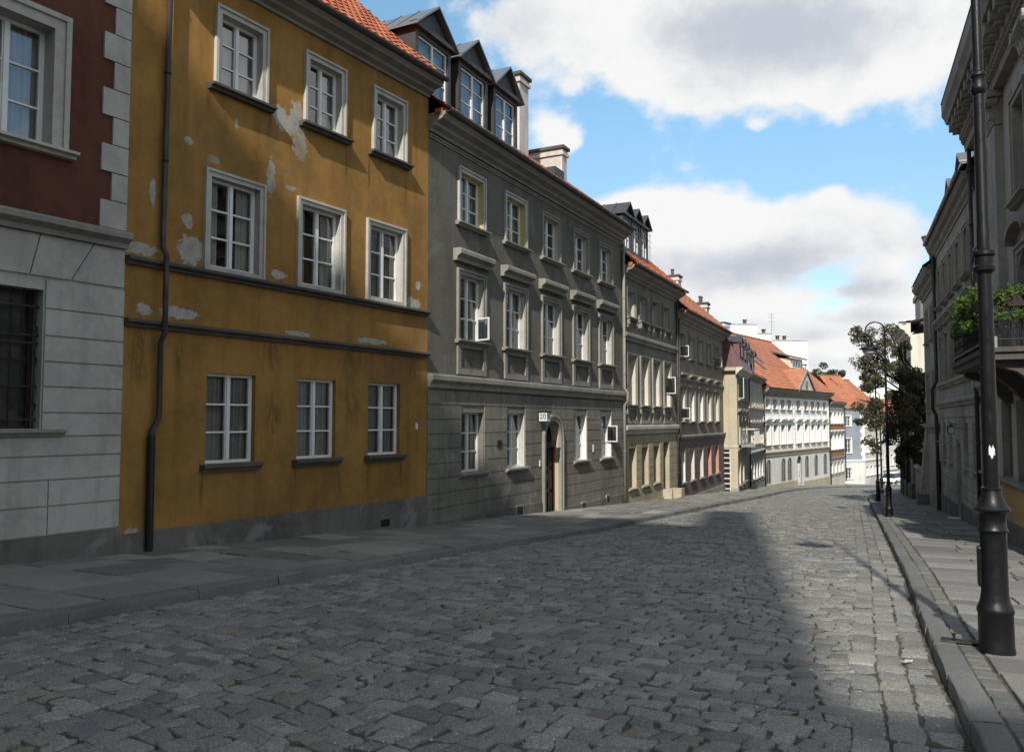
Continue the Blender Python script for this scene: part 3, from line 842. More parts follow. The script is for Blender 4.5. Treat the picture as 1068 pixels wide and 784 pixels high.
# ---- taupe house -------------------------------------------------------------
G3 = House('townhouse', 'taupe townhouse with white and salmon window reveals, antenna on its orange roof', (7.15,35.39), 25.2, 10.63, 6.3, 9, 'brown3')
U5 = (1.05, 2.95, 4.88, 6.8, 8.75)
for i, uc in enumerate(U5):
    window(G3, uc, .9, 4.48, 5.52, .22, (.1,.05), (.05,.15,.09), None, ('cream','creampale','creampale','trim_pale','trim_pale')[i], ch(0,1,2), detail=False, sill_mat='trim',
           open_sash=(1, 84, 4.5, 5.0, .42) if i in (0,4) else None)
for i, uc in enumerate(U5):
    window(G3, uc, .95, 1.6, 3.12, .24, (.1,.05), (.05,.15,.09), (3.58,3.74,.05,.2), ('creampale','jamb_white','jamb_white','creampale','creampale')[i], ch(0,1,2), detail=False,
           open_sash=(1, 84, 1.7, 2.2, .46) if i == 0 else None)
for i, uc in enumerate((1.0, 2.85, 4.8, 6.7, 8.6)):
    window(G3, uc, .88, -1.1, .25, .26, None, (.06,.13,.09), None, ('jamb_white','creampale','creampale','jamb_pink','jamb_pink')[i], ch(0,1,2), detail=False, sill_mat='trim')
blocks(G3, 0, G3.L, -1.85, .78, .33, 0, .012, .014, 'purple3', joints=False)
G3.mb.box(0, G3.L, -.01, .06, G3.zb, -1.82, 'plinth_pale')
G3.finish_wall([(.8,'purple3'),(99,'brown3')], 10.2)
cornice(G3, .78, .98, .13, 'trim', 0, G3.L, 'ledge', ledge)
cornice(G3, 3.4, 3.52, .08, 'trim', 0, G3.L, 'ledge', ledge)
cornice(G3, 5.98, 6.42, .46, 'trim', 0, G3.L)
rf, zr = roof(G3, .5, 6.44, 42, 'tiles2', step=.09)
gutter(G3, .47, 6.46)
an = MB(); an.tube([(4.6,-2.4,8.6),(4.6,-2.4,11.0)], .02, 6)
for q, w in ((10.9,.5),(10.6,.7),(10.3,.45)): an.tube([(4.6-w/2,-2.4,q),(4.6+w/2,-2.4,q)], .012, 5)
G3.part('antenna', an, 'steel', rf)
sk = MB()
for k in range(3): zz = roofz(.5, 6.44, 42, -1.6); sk.box(5.2+k*.45, 5.5+k*.45, -1.9, -1.6, zz-.2, zz+.4)
G3.part('roof_vent', sk, 'brownmetal', rf)
chimney(G3, 9.6, 10.3, -3.0, -2.2, 8.2, 9.75, rf, pots=1)
downpipe(G3, [(.12,.1,6.2),(.12,.1,-1.7)], .05, 'pipe')
cellar(G3, 4.0, -2.15, .3, .2); cellar(G3, 8.0, -2.25, .3, .2)

# ---- beige-sided house with mansard ---------------------------------------------
B4 = House('townhouse', 'beige-sided grey townhouse with a purplish mansard roof, stepping forward of the taupe front', (12.34,44.72), 21.0, 6.57, 4.35, 9, 'grey4')
for uc in (1.1, 3.2, 5.3):
    window(B4, uc, .95, 2.8, 4.05, .22, (.1,.05), (.05,.14,.09), None, 'creampale', ch(0,2), detail=False, open_sash=(-1, 88, 2.85, 4.0, .5) if uc < 2 else None)
    window(B4, uc, .95, .35, 1.8, .22, (.1,.05), (.05,.14,.09), (2.1,2.3,.08,.2), 'creampale', ch(0,2), detail=False)
    window(B4, uc, .95, -1.9, -.75, .22, None, (.05,.14,.09), None, 'creampale', ch(0,2), detail=False, sill_mat='trim')
B4.mb.box(0, B4.L, -.01, .05, B4.zb, -2.15, 'plinth')
B4.finish_wall([(99,'grey4')], None, False)
side = MB(); side.box(-.03, -.004, -.9, .01, B4.zb, 4.54); side.box(-.3, -.03, -.9, .0, 4.36, 4.55); side.box(-.06, .1, -.95, .05, .15, .28, 'trim_pale'); side.box(-.05, .1, -.95, .04, B4.zb, -2.05, 'plinth_pale'); B4.part('side_wall', side, 'beige4')
cornice(B4, 4.16, 4.55, .35, 'creampale', -.3, B4.L); cornice(B4, -.05, .12, .1, 'trim', 0, B4.L, 'ledge', ledge)
mb = MB(); mb.prism([(.35,4.56),(-.75,6.75),(-4.5,7.8),(-8.4,6.75),(-9.3,4.56)], -.1, B4.L); mr = B4.part('roof', mb, 'mansard')
for uc in (1.2, 3.3, 5.4): dormer(B4, uc, 1.1, 5.0, 6.0, 6.35, .1, 1.5, 'mansard', 'tin', .1)
chimney(B4, .4, 1.2, -2.4, -1.6, 6.6, 8.3, mr, pots=2)
bal = MB(); bal.box(2.2, 5.9, 0, .75, .12, .26)
bal_o = B4.part('balcony', bal, 'trim')
rl = MB()
for k in range(38): rl.tube([(2.25+k*.097,.72,.26),(2.25+k*.097,.72,1.1)], .014, 5)
rl.tube([(2.2,.72,1.12),(5.92,.72,1.12)], .025, 6); rl.tube([(2.22,.0,1.12),(2.22,.74,1.12)], .025, 6); rl.tube([(5.9,.0,1.12),(5.9,.74,1.12)], .025, 6)
B4.part('railing', rl, 'frame_cream', bal_o)
# barred gate beside the projecting side wall
gt = MB(); gt.box(-.07, -.035, -.8, -.4, -2.6, .05)
for k in range(9): gt.box(-.09, -.065, -.8, -.4, -2.4+k*.28, -2.34+k*.28, 'frame_cream')
gt.box(-.1, -.06, -.42, -.38, -2.6, .05, 'frame_cream')
B4.part('iron_gate', gt, 'door_black')

B5 = House('townhouse', 'light grey plaster townhouse with white reveals left of the long white palace front', (14.70,50.87), 23.3, 8.19, 4.5, 9, 'grey5')
for uc in (1.0, 2.6, 4.2, 5.8, 7.4):
    window(B5, uc, .9, 2.62, 3.65, .22, (.08,.05), (.05,.13,.09), None, 'jamb_white', ch(0,1), detail=False, sur_mat='creampale')
    window(B5, uc, .95, .1, 1.25, .24, (.08,.05), (.05,.13,.09), (1.45,1.65,.08,.2), 'jamb_white', ch(0,1), detail=False, sur_mat='creampale')
    window(B5, uc, .95, -2.15, -1.05, .26, None, (.05,.13,.09), None, 'jamb_white', ch(0,1), detail=False, sill_mat='creampale')
B5.mb.box(0, B5.L, -.01, .05, B5.zb, -2.4, 'plinth_pale')
B5.finish_wall([(-.4,'greystone'),(99,'grey5')], 8.2)
for q in (-.5, 2.35): cornice(B5, q, q+.18, .14, 'creampale', 0, B5.L, 'ledge', ledge)
cornice(B5, 4.2, 4.56, .35, 'trim', 0, B5.L)
rf, zr = roof(B5, .35, 4.58, 30, 'tiles2', step=.09)
for uc in (1.3, 3.3): dormer(B5, uc, 1.1, 5.05, 5.9, 6.2, .0, 1.8, 'brownmetal', 'tin', .1)
chimney(B5, 5.6, 6.6, -3.4, -2.6, 6.0, 7.4, rf, pots=1)
dish = MB(); dish.tube([(5.2,-1.6,5.6),(5.2,-1.6,6.7)], .03, 8)
dish.lathe([(.02,0),(.2,.03),(.38,.11),(.4,.13),(.36,.11),(.2,.045),(.02,.02)], (0,0), 18)
i = len(dish.v)-7*18
rot = Matrix.Rotation(R_(80), 3, 'X')
dish.v[i:] = [tuple(Vector(p) @ rot + Vector((5.2,-1.5,6.75))) for p in dish.v[i:]]
B5.part('satellite_dish', dish, 'steel', rf)
downpipe(B5, [(.1,.1,4.4),(.1,.1,-2.5)], .05, 'pipe')

# ---- long white house -----------------------------------------------------------
W = House('townhouse', 'long sunlit white palace front with small pediment, arched ground floor openings and orange roof', (17.94,58.41), 36.7, 16.49, 3.5, 10, 'white')
UW = (.98, 2.62, 4.3, 5.85, 8.05, 10.0, 11.75, 13.4, 15.15)
for i, uc in enumerate(UW):
    window(W, uc, .85, 2.48, 3.22, .2, (.08,.05), (.05,.14,.1), None, 'jamb_white', ch(0,1), sur_mat='white', sill_mat='trim', detail=False, rows=2)
    window(W, uc, .9, -.15, 1.3, .22, (.1,.06), (.06,.16,.1), (1.55,1.85,.1,.26), 'jamb_white', ch(0,1), sur_mat='white', sill_mat='trim', detail=False)
for uc in (1.1, 4.35, 5.8, 10.1, 12.6, 15.2):
    window(W, uc, 1.0, -2.95, -1.2, .07, None, None, None, 'trim', None, arch=.45, frame='frame_grey', rows=4, detail=False)
W.opening(7.55, 8.75, -3.6, -1.15, .16, 'trim', .55)
W.finish_wall([(-.85,'white_low'),(99,'white')], 8.4)
d = MB(); d.box(7.55, 8.75, -.36, -.3, -3.5, -1.75)
for x in (7.62, 8.2):
    d.box(x, x+.46, -.3, -.27, -3.3, -2.5); d.box(x, x+.46, -.3, -.27, -2.4, -1.85)
d.box(7.55, 8.75, -.36, -.33, -1.75, -1.1, 'door_wood')
d.v = [(a_, b_+.2, c_) for a_, b_, c_ in d.v]
dd = W.part('door', d, 'door_white'); hn = MB(); hn.tube([(8.1,-.07,-2.7),(8.1,.0,-2.7),(8.1,.0,-2.5)], .02, 8); W.part('handle', hn, 'steel', dd)
pl = MB(); pl.box(0, 7.4, -.01, .08, W.zb, -3.0); pl.box(8.9, W.L, -.01, .08, W.zb, -3.2); W.part('plinth', pl, 'cream')
for a, b in ((6.85,7.15),(8.95,9.25),(16.2,16.48),(0.0,.28)):
    q = MB(); z = -.6
    k = 0
    while z < 3.3:
        q.box(a+(.04 if k % 2 else 0), b-(.04 if k % 2 else 0), -.005, .06, z, z+.36); z += .4; k += 1
    W.part('quoin_strip', q, 'white')
cornice(W, -.85, -.6, .16, 'cream', 0, W.L, 'ledge', ledge); cornice(W, -1.02, -.9, .08, 'cream', 0, W.L, 'ledge', ledge)
cornice(W, 3.4, 4.0, .5, 'trim', 0, W.L)
rf, zr = roof(W, .5, 4.02, 41, 'tiles2', step=.11)
gutter(W, .47, 4.04)
pd = MB(); pd.prism_o([(6.8,3.98),(10.6,3.98),(8.7,5.5)], -1.4, .5, 'creampale')
for sg in (-1, 1):
    pd.prism_o([(8.7,5.5),(8.7+sg*2.2,3.9),(8.7+sg*2.2,4.12),(8.7,5.72)], -1.9, .62, 'trim')
pd.tube([(8.7,.51,4.5),(8.7,.56,4.5)], .32, 14, 'trim')
W.part('pediment', pd, 'creampale')
pr_ = MB()
for sg in (-1, 1): pr_.prism_o([(8.7,5.72),(8.7+sg*2.2,4.12),(8.7+sg*2.2,4.16),(8.7,5.77)], -2.2, .5)
W.part('pediment_roof', pr_, 'tiles2')
dm = MB(); dm.box(12.4, 15.6, -4.6, -1.9, 5.3, 7.0); dmo = W.part('dormer', dm, 'creampale')
dr = MB(); dr.prism([(-1.55,6.95),(-1.55,7.08),(-5.2,8.1),(-5.2,7.97)], 12.1, 15.9); W.part('dormer_roof', dr, 'tin', dmo)
f = MB()
for k in range(5): f.box(12.6+k*.68, 12.68+k*.68, -1.91, -1.85, 5.75, 6.85)
f.box(12.6, 15.4, -1.91, -1.86, 5.7, 5.78); f.box(12.6, 15.4, -1.91, -1.86, 6.8, 6.88)
W.part('dormer_window', f, 'frame', dmo)
g = MB(); g.quad([(12.65,-1.885,5.75),(15.35,-1.885,5.75),(15.35,-1.885,6.85),(12.65,-1.885,6.85)]); W.part('dormer_pane', g, 'glass', dmo, recalc=False)
sk = MB()
for uq, oq in ((4.2,-1.6),(5.6,-2.3)):
    zz = roofz(.5, 4.02, 41, oq); t = math.tan(R_(41))
    sk.prism([(oq+.4,zz-.4*t+.09),(oq-.4,zz+.4*t+.09),(oq-.4,zz+.4*t-.1),(oq+.4,zz-.4*t-.1)], uq-.3, uq+.3)
W.part('skylight', sk, 'tin', rf)
chimney(W, 2.0, 3.2, -4.6, -3.6, 7.2, 9.2, rf, 'white')
downpipe(W, [(.05,.12,3.5),(.05,.12,-3.2)], .06, 'pipe'); downpipe(W, [(16.42,.12,3.5),(16.42,.12,-3.9)], .06, 'pipe')

# white fire walls standing behind the ridge
rb_o = W.world(16.9, -9.0)
RB = House('rear_building', 'plain white stepped fire walls with little chimney caps rising behind the orange roof', rb_o[:2], 82, 7.8, 11.2, 6, 'white', cat='building', group=None)
RB.zt = 10.85
mb = MB(); mb.box(0, 2.7, -6, 0, -4, 10.8); mb.box(2.72, 4.05, -6, .2, -4, 9.9); mb.box(4.07, 7.8, -6, 0, -4, 9.3)
RB.part('wall', mb, 'white')
cp = MB(); cp.box(-.05, 2.74, -6.05, .06, 10.8, 10.9); cp.box(2.7, 4.08, -6.05, .26, 9.9, 10.0); cp.box(4.03, 7.84, -6.05, .06, 9.3, 9.4); RB.part('coping', cp, 'trim_pale')
for x, zq in ((1.6,10.9),(3.5,10.0),(4.9,9.4),(5.6,9.4)):
    c = MB(); c.box(x-.12, x+.12, -.5, -.2, zq-.02, zq+.35); c.box(x-.17, x+.17, -.55, -.15, zq+.35, zq+.42); RB.part('chimney_cap', c, 'trim_dark')
an = MB(); an.tube([(4.4,-.5,9.3),(4.4,-.5,12.0)], .03, 6)
for q in (11.2, 11.6, 11.9): an.tube([(4.05,-.5,q),(4.75,-.5,q)], .02, 5)
RB.part('antenna', an, 'steel')

B7 = House('townhouse', 'narrow townhouse with russet bands under cream upper windows, just right of the long white front', (27.81,71.64), 33.6, 6.04, 2.95, 9, 'creampale')
for uc in (.9, 2.35, 3.8, 5.2):
    window(B7, uc, .85, 1.42, 2.35, .2, (.08,.05), (.04,.12,.09), None, 'jamb_white', ch(0,1), sur_mat='white', detail=False, rows=2)
    window(B7, uc, .9, -.9, .45, .2, (.08,.05), (.04,.12,.09), (.62,.8,.05,.18), 'jamb_white', ch(0,1), sur_mat='white', detail=False)
    window(B7, uc, .9, -3.05, -2.1, .2, None, (.04,.12,.09), None, 'jamb_white', ch(0,1), detail=False, sill_mat='trim')
B7.finish_wall([(-1.75,'creampale'),(-1.0,'russet'),(.52,'creampale'),(1.36,'russet'),(99,'creampale')], 6.6)
cornice(B7, -1.8, -1.62, .12, 'trim', 0, B7.L, 'ledge', ledge)
cornice(B7, 2.85, 3.3, .35, 'trim', 0, B7.L)
rf, zr = roof(B7, .35, 3.32, 40, 'tiles2', step=.11)
chimney(B7, 4.6, 5.1, -3.6, -3.1, 5.4, 7.0, rf, 'white')
downpipe(B7, [(5.95,.12,2.9),(5.95,.12,-4.0)], .06, 'pipe')

# far bend
B8 = House('townhouse', 'dusty blue townhouse end with white quoins, where the street bends out of sight', (39.5,97.9), 72, 3.3, 3.0, 8, 'blue')
for zq0, zq1 in ((1.0,2.2),(-2.2,-.5),(-5.3,-4.0)):
    window(B8, .95, .8, zq0, zq1, .18, (.1,.05), (.06,.12,.09), None, 'jamb_white', ('full','curtain_dark'), sur_mat='white', detail=False)
B8.finish_wall([(-3.2,'white_low'),(99,'blue')], 6.6)
q = MB(); z = -3.0; k = 0
while z < 2.8:
    q.box(3.3-(.55 if k % 2 else .35), 3.32, -.005, .05, z, z+.42); z += .45; k += 1
B8.part('quoin_strip', q, 'white')
cornice(B8, -3.3, -3.05, .14, 'white', 0, B8.L, 'ledge', ledge); cornice(B8, 2.8, 3.3, .4, 'cream', 0, B8.L)
roof(B8, .4, 3.32, 42, 'tiles2', step=.15, tile=.3)
e8 = B8.world(B8.L, 0)
B9 = House('townhouse', 'cream townhouse with many white windows next to the dusty blue end wall', e8[:2], 40, 7.4, 2.6, 8, 'creampale')
for uc in (.9, 2.5, 4.1, 5.7):
    for zq0, zq1 in ((.9,2.1),(-2.2,-.6),(-5.0,-3.9)):
        window(B9, uc, .9, zq0, zq1, .18, (.1,.05), (.06,.12,.09), None, 'jamb_white', ch(0,1), sur_mat='white', detail=False)
B9.finish_wall([(-3.2,'white_low'),(99,'creampale')], 6.4)
cornice(B9, -3.3, -3.05, .14, 'white', 0, B9.L, 'ledge', ledge); cornice(B9, 2.5, 2.95, .4, 'trim', 0, B9.L)
roof(B9, .4, 2.97, 42, 'tiles2', step=.15, tile=.3)
e9 = B9.world(B9.L, -.6)
B10 = House('townhouse', 'pale far townhouse behind the parked cars, lowest at the end of the street', e9[:2], 44, 18.0, .4, 8, 'white_low')
for k in range(9):
    for zq0, zq1 in ((-1.4,-.2),(-4.2,-2.8),(-6.8,-5.6)):
        window(B10, 1.1+k*1.9, .95, zq0, zq1, .18, (.1,.05), (.06,.12,.09), None, 'jamb_white', ch(0,1), sur_mat='white', detail=False)
B10.finish_wall([(99,'white_low')], 4.4)
cornice(B10, -4.95, -4.7, .14, 'creampale', 0, B10.L, 'ledge', ledge); cornice(B10, .2, .7, .4, 'creampale', 0, B10.L)
roof(B10, .4, .72, 42, 'tiles2', step=.2, tile=.4)

# ------------------------------------------------------------------ right-hand row
def rl(u): return (12.5+u*math.sin(R_(22.2)), 22.4+u*math.cos(R_(22.2)))
R1 = House('townhouse', 'grand house with giant pilasters, bracketed cornice, iron balcony and ochre base panel', rl(-2.63), 22.2, 8.0, 8.6, 9, 'stone_r2', rev=True)
for uc in (1.35, 5.6):
    window(R1, uc, 1.05, 5.75, 7.6, .25, (.14,.07), (.08,.18,.12), None, 'stone_r', ('full','curtain'), sur_mat='stone_r')
    window(R1, uc, 1.1, 2.95 if uc < 3 else 2.78, 4.75, .25, (.14,.07), (.08,.18,.12) if uc < 3 else None, None, 'stone_r', ('sides','curtain_dark'), arch=.3, sur_mat='stone_r')
    hd = MB()
    for k in range(10):
        a0, a1 = math.pi*k/10, math.pi*(k+1)/10
        hd.prism_o([(uc-.78*math.cos(a0),4.95+.28*math.sin(a0)),(uc-.78*math.cos(a1),4.95+.28*math.sin(a1)),(uc-.84*math.cos(a1),5.05+.36*math.sin(a1)),(uc-.84*math.cos(a0),5.05+.36*math.sin(a0))], -.01, .2)
    R1.part('arched_hood', hd, 'trim')
for uc in (1.2, 3.2, 4.86, 6.5):
    window(R1, uc, 1.15, .42, 2.0, .16, None, None, None, 'stone_r', ('low','curtain_dark'), frame='frame_grey', rows=2, detail=False)
for a, b in ((.3,2.45),(4.55,6.7)):
    for q0, q1 in ((2.95,4.76),(4.76,5.7),(5.7,7.62),(7.62,8.0)):
        blocks(R1, a, b, q0, q1, q1-q0, 0, .012, 0, 'ochre_r', joints=False, avoid=.15)
# ochre ground panel and sill course
R1.mb.box(.0, 8.0, -.01, .05, -.42, .27, 'ochre_r')
R1.mb.box(.0, 8.0, -.01, .09, R1.zb, -.42, 'plinth')
R1.finish_wall([(99,'stone_r2')], 12)
cornice(R1, .27, .42, .14, 'trim', 0, 8, 'ledge', ledge)
cornice(R1, 2.2, 2.6, .16, 'trim', 0, 8, 'ledge', ledge)
for uc in (3.5, 7.45):
    p = MB(); p.box(uc-.42, uc+.42, -.01, .16, 2.95, 7.72); p.box(uc-.5, uc+.5, -.01, .22, 2.6, 2.95)
    p.box(uc-.45, uc+.45, -.01, .19, 2.95, 3.1); p.box(uc-.45, uc+.45, -.01, .185, 7.66, 7.72)
    po = R1.part('pilaster', p, 'stone_r')
    c = MB(); c.prism_o([(uc-.42,7.72),(uc+.42,7.72),(uc+.52,8.2),(uc-.52,8.2)], -.01, .2)
    c.box(uc-.58, uc+.58, -.01, .3, 8.2, 8.34)
    for row, zq in enumerate((7.8, 7.98)):       # acanthus leaves
        for k in range(5):
            x = uc-.38+.19*k + (.09 if row else 0)
            if x > uc+.42: continue
            c.prism([(.16,zq-.06),(.24,zq),(.27,zq+.14),(.33,zq+.2),(.27,zq+.23),(.2,zq+.18),(.16,zq+.1)], x-.07, x+.07)
    for sg in (-1, 1):
        c.tube([(uc+sg*.46,.1,8.12),(uc+sg*.46,.36,8.12)], .1, 12)
    R1.part('capital', c, 'stone_r', po)
cp_ = MB()
cp_.prism([(-.02,8.34),(.18,8.34),(.2,8.5),(.24,8.52),(.24,8.62),(.3,8.66),(.3,9.08),(.58,9.08),(.62,9.2),(.68,9.3),(.68,9.62),(-.02,9.62)], -.12, 8.0)
x = .0
while x < 8:
    cp_.box(x, x+.22, .29, .54, 8.84, 9.075); cp_.box(x+.02, x+.2, .29, .46, 8.76, 8.845); x += .55
x = 0
while x < 8: cp_.box(x, x+.09, .2, .28, 8.53, 8.61); x += .18
R1.part('cornice', cp_, 'trim')
rf = MB(); rf.prism([(.7,9.62),(-4.5,11.2),(-9.2,9.62)], -.12, 8.0); R1.part('roof', rf, 'tilesgrey')
# balcony
b = MB(); b.box(3.55, 7.9, 0, .98, 2.58, 2.7); b.box(3.5, 7.95, 0, 1.02, 2.7, 2.78)
for x in (3.9, 5.7, 7.6):
    b.prism([(0,1.95),(.12,1.95),(.3,2.2),(.55,2.4),(.8,2.48),(.85,2.6),(0,2.6)], x-.13, x+.13)
bo = R1.part('balcony', b, 'trim_dark')
r = MB()
def rail_run(p, q, n):
    for k in range(n+1):
        t = k/n; x = p[0]+(q[0]-p[0])*t; o = p[1]+(q[1]-p[1])*t
        r.tube([(x,o,2.82),(x,o,3.62)], .011, 6)
        if k < n:
            t2 = (k+.5)/n; x2 = p[0]+(q[0]-p[0])*t2; o2 = p[1]+(q[1]-p[1])*t2
            dx, do = (q[0]-p[0])/n*.35, (q[1]-p[1])/n*.35
            for zc in (3.02, 3.22, 3.42):
                r.tube([(x2+dx*math.cos(a), o2+do*math.cos(a), zc+.085*math.sin(a)) for a in [j*math.pi/5 for j in range(11)]], .007, 5)
    for zq in (2.9, 3.55, 3.64): r.tube([(p[0],p[1],zq),(q[0],q[1],zq)], .016 if zq < 3.6 else .026, 6)
rail_run((3.58,.0), (3.58,.95), 6); rail_run((3.58,.95), (7.87,.95), 27); rail_run((7.87,.95), (7.87,.0), 6)
R1.part('railing', r, 'iron', bo)
pd_ = MB(); pd_.box(7.76, 7.95, .84, 1.02, 2.77, 2.95); R1.part('balcony_post', pd_, 'stone_r', bo)
downpipe(R1, [(.08,.12,8.4),(.08,.12,-.8)], .05, 'pipe')

R2 = House('townhouse', 'long grey stone townhouse with rustic base, hooded windows and wall lantern, second on the right', rl(6.82), 22.2, 9.43, 7.5, 9, 'stone_r', rev=True)
for i, uc in enumerate((1.0, 2.62, 4.25, 5.95, 7.7)):
    window(R2, uc, .82, 5.5, 6.75, .24, (.12,.06), (.06,.15,.1), None, 'stone_r', ch(2,3), sur_mat='stone_r', detail=False, sill_mat='trim')
    window(R2, uc, .86, 2.9, 4.45, .24, (.12,.06), None, (4.75,5.02,.12,.24), 'stone_r', ch(2,3), sur_mat='stone_r', detail=False)
for uc in (1.3, 3.0, 6.6, 8.3):
    window(R2, uc, .82, .3, 1.55, .24, None, (.05,.1,.08), None, 'stone_r', ch(2,3), detail=False, frame='frame_grey', sill_mat='trim')
R2.opening(4.45, 5.4, -1.6, .95, .35, 'stone_r', 0)
blocks(R2, 0, R2.L, -.9, 2.05, .33, 1.2, .025, .022, 'stone_r')
R2.mb.box(0, 4.3, -.01, .08, R2.zb, -.9, 'plinth'); R2.mb.box(5.5, R2.L, -.01, .08, R2.zb, -.75, 'plinth')
R2.finish_wall([(99,'stone_r')], 11)
cornice(R2, 2.05, 2.28, .14, 'stone_r', 0, R2.L, 'ledge', ledge); cornice(R2, 2.7, 2.88, .12, 'stone_r', 0, R2.L, 'ledge', ledge)
cornice(R2, 7.35, 7.85, .3, 'trim', 0, R2.L)
rf, zr = roof(R2, .3, 7.87, 42, 'tilesgrey', step=.11)
gutter(R2, .28, 7.89)
for uc in (3.2, 5.9): dormer(R2, uc, .85, 8.3, 8.95, 9.3, -.2, 1.5, 'tinlight', 'tinlight', .08)
d = MB(); d.box(4.45, 5.4, -.36, -.3, -1.5, .95)
for q0, q1 in ((-1.3,-.5),(-.4,.3),(.4,.85)): d.box(4.52, 4.88, -.3, -.27, q0, q1); d.box(4.97, 5.33, -.3, -.27, q0, q1)
dd = R2.part('door', d, 'door_wood'); hn = MB(); hn.tube([(4.92,-.28,-.5),(4.92,-.22,-.5),(4.92,-.22,-.35)], .012, 8); R2.part('handle', hn, 'steel', dd)
st = MB(); st.box(4.3, 5.55, -.4, .3, -1.8, -1.28); R2.part('doorstep', st, 'trim_pale')
ln = MB(); LNS = .6; ln.tube([(4.9,0,1.62),(4.9,.3,1.66),(4.9,.34,1.58)], .02, 8); ln.box(4.72, 5.08, .2, .5, 1.52, 1.58); ln.box(4.72, 5.08, .2, .5, 1.16, 1.2)
for x in (4.73, 5.05):
    for oq in (.21, .47): ln.box(x, x+.025, oq, oq+.025, 1.2, 1.52)
ln.v = [(4.9+(a-4.9)*LNS, b*LNS, 1.3+(c-1.3)*LNS) for a, b, c in ln.v]
lo = R2.part('wall_lantern', ln, 'lamp_black')
lg = MB(); lg.box(4.76, 5.04, .24, .46, 1.2, 1.52); lg.v = [(4.9+(a-4.9)*LNS, b*LNS, 1.3+(c-1.3)*LNS) for a, b, c in lg.v]
R2.part('lantern_glass', lg, 'lamp_glass', lo)
bk = MB(); bk.tube([(4.3,.0,.95),(4.3,.75,1.0)], .014, 6); bk.tube([(4.3,0,.8),(4.3,.4,.97)], .01, 6); R2.part('flag_bracket', bk, 'steel')
downpipe(R2, [(.08,.1,7.4),(.08,.1,3.0),(.08,.24,2.7),(.08,.24,2.0),(.08,.14,1.8),(.08,.12,-1.5)], .06, 'pipe', [(.08,.12,.2),(.08,.12,-1.5)])

R3 = House('townhouse', 'plain pale grey townhouse with sloping buttressed corner and stone vase above its cornice', rl(12.33), 22.2, 5.49, 6.6, 9, 'stone_r', rev=True)
for uc in (1.5, 3.7):
    window(R3, uc, .85, 4.7, 5.9, .2, (.1,.05), (.05,.13,.09), None, 'stone_r', ch(2,3), sur_mat='stone_r', detail=False)
    window(R3, uc, .85, 2.0, 3.4, .2, (.1,.05), (.05,.13,.09), None, 'stone_r', ch(2,3), sur_mat='stone_r', detail=False)
R3.finish_wall([(99,'stone_r')], 9.6)
bt = MB(); bt.prism([(-.02,-2.4),(.4,-2.4),(.32,-1.2),(.06,1.2),(-.02,1.2)], 0, .75); bt.box(-.02, .78, -.01, .43, -2.4, -1.35, 'plinth'); R3.part('buttress', bt, 'stone_r')
cornice(R3, 1.2, 1.5, .14, 'trim', 0, R3.L, 'ledge', ledge); cornice(R3, 6.5, 7.1, .4, 'trim', 0, R3.L)
roof(R3, .4, 7.12, 40, 'tilesgrey', step=.12)
ur = MB(); ur.lathe([(.16,7.1),(.16,7.25),(.08,7.3),(.07,7.55),(.12,7.65),(.2,7.85),(.3,8.2),(.33,8.24),(.3,8.28),(.05,8.3)], (5.1,.1), 16); R3.part('vase_finial', ur, 'trim', smooth=False)

R4 = House('townhouse', 'pale townhouse with grey attic block and three dark downpipes, half hidden by the purple-leaved tree', rl(26.6), 22.2, 7.0, 5.9, 9, 'creampale', rev=True)
for uc in (1.0, 2.7, 4.3, 6.0):
    for q0, q1 in ((3.4,4.7),(.6,2.1),(-1.6,-.4)):
        window(R4, uc, .9, q0, q1, .2, (.1,.05), (.05,.13,.09), None, 'trim_pale', ch(2,3), sur_mat='trim', detail=False)
R4.mb.box(0, R4.L, -.01, .2, R4.zb, -1.6, 'plinth')
R4.finish_wall([(99,'creampale')], 6.4)
cornice(R4, 5.8, 6.5, .55, 'creampale', 0, R4.L)
roof(R4, .5, 6.52, 7, 'tilesgrey', step=.15)
at = MB(); at.box(3.6, 6.8, -2.8, -.5, 6.5, 7.9); at.box(3.5, 6.9, -2.9, -.4, 7.9, 8.15); R4.part('attic_block', at, 'tilesgrey')
for uq in (.2, 1.95, 4.95): downpipe(R4, [(uq,.14,5.8),(uq,.14,-2.2)], .07, 'pipe_black', [(uq,.16,-.6),(uq,.16,-2.5)])
e5 = rl(26.9)
R5 = House('townhouse', 'grey townhouse on the inner side of the bend, past the purple-leaved tree', (e5[0]+.616*13, e5[1]+.788*13), 38, 12.8, 5.2, 9, 'stone_r', rev=True)
for k in range(6):
    for q0, q1 in ((2.9,4.2),(.2,1.7),(-2.2,-1.0)):
        window(R5, 1.2+k*2.05, .9, q0, q1, .2, (.1,.05), (.05,.13,.09), None, 'trim_pale', ch(2,3), sur_mat='trim', detail=False)
R5.finish_wall([(99,'stone_r')], 8.5)
cornice(R5, 5.1, 5.7, .45, 'trim'); roof(R5, .45, 5.72, 40, 'tiles', step=.2, tile=.4)

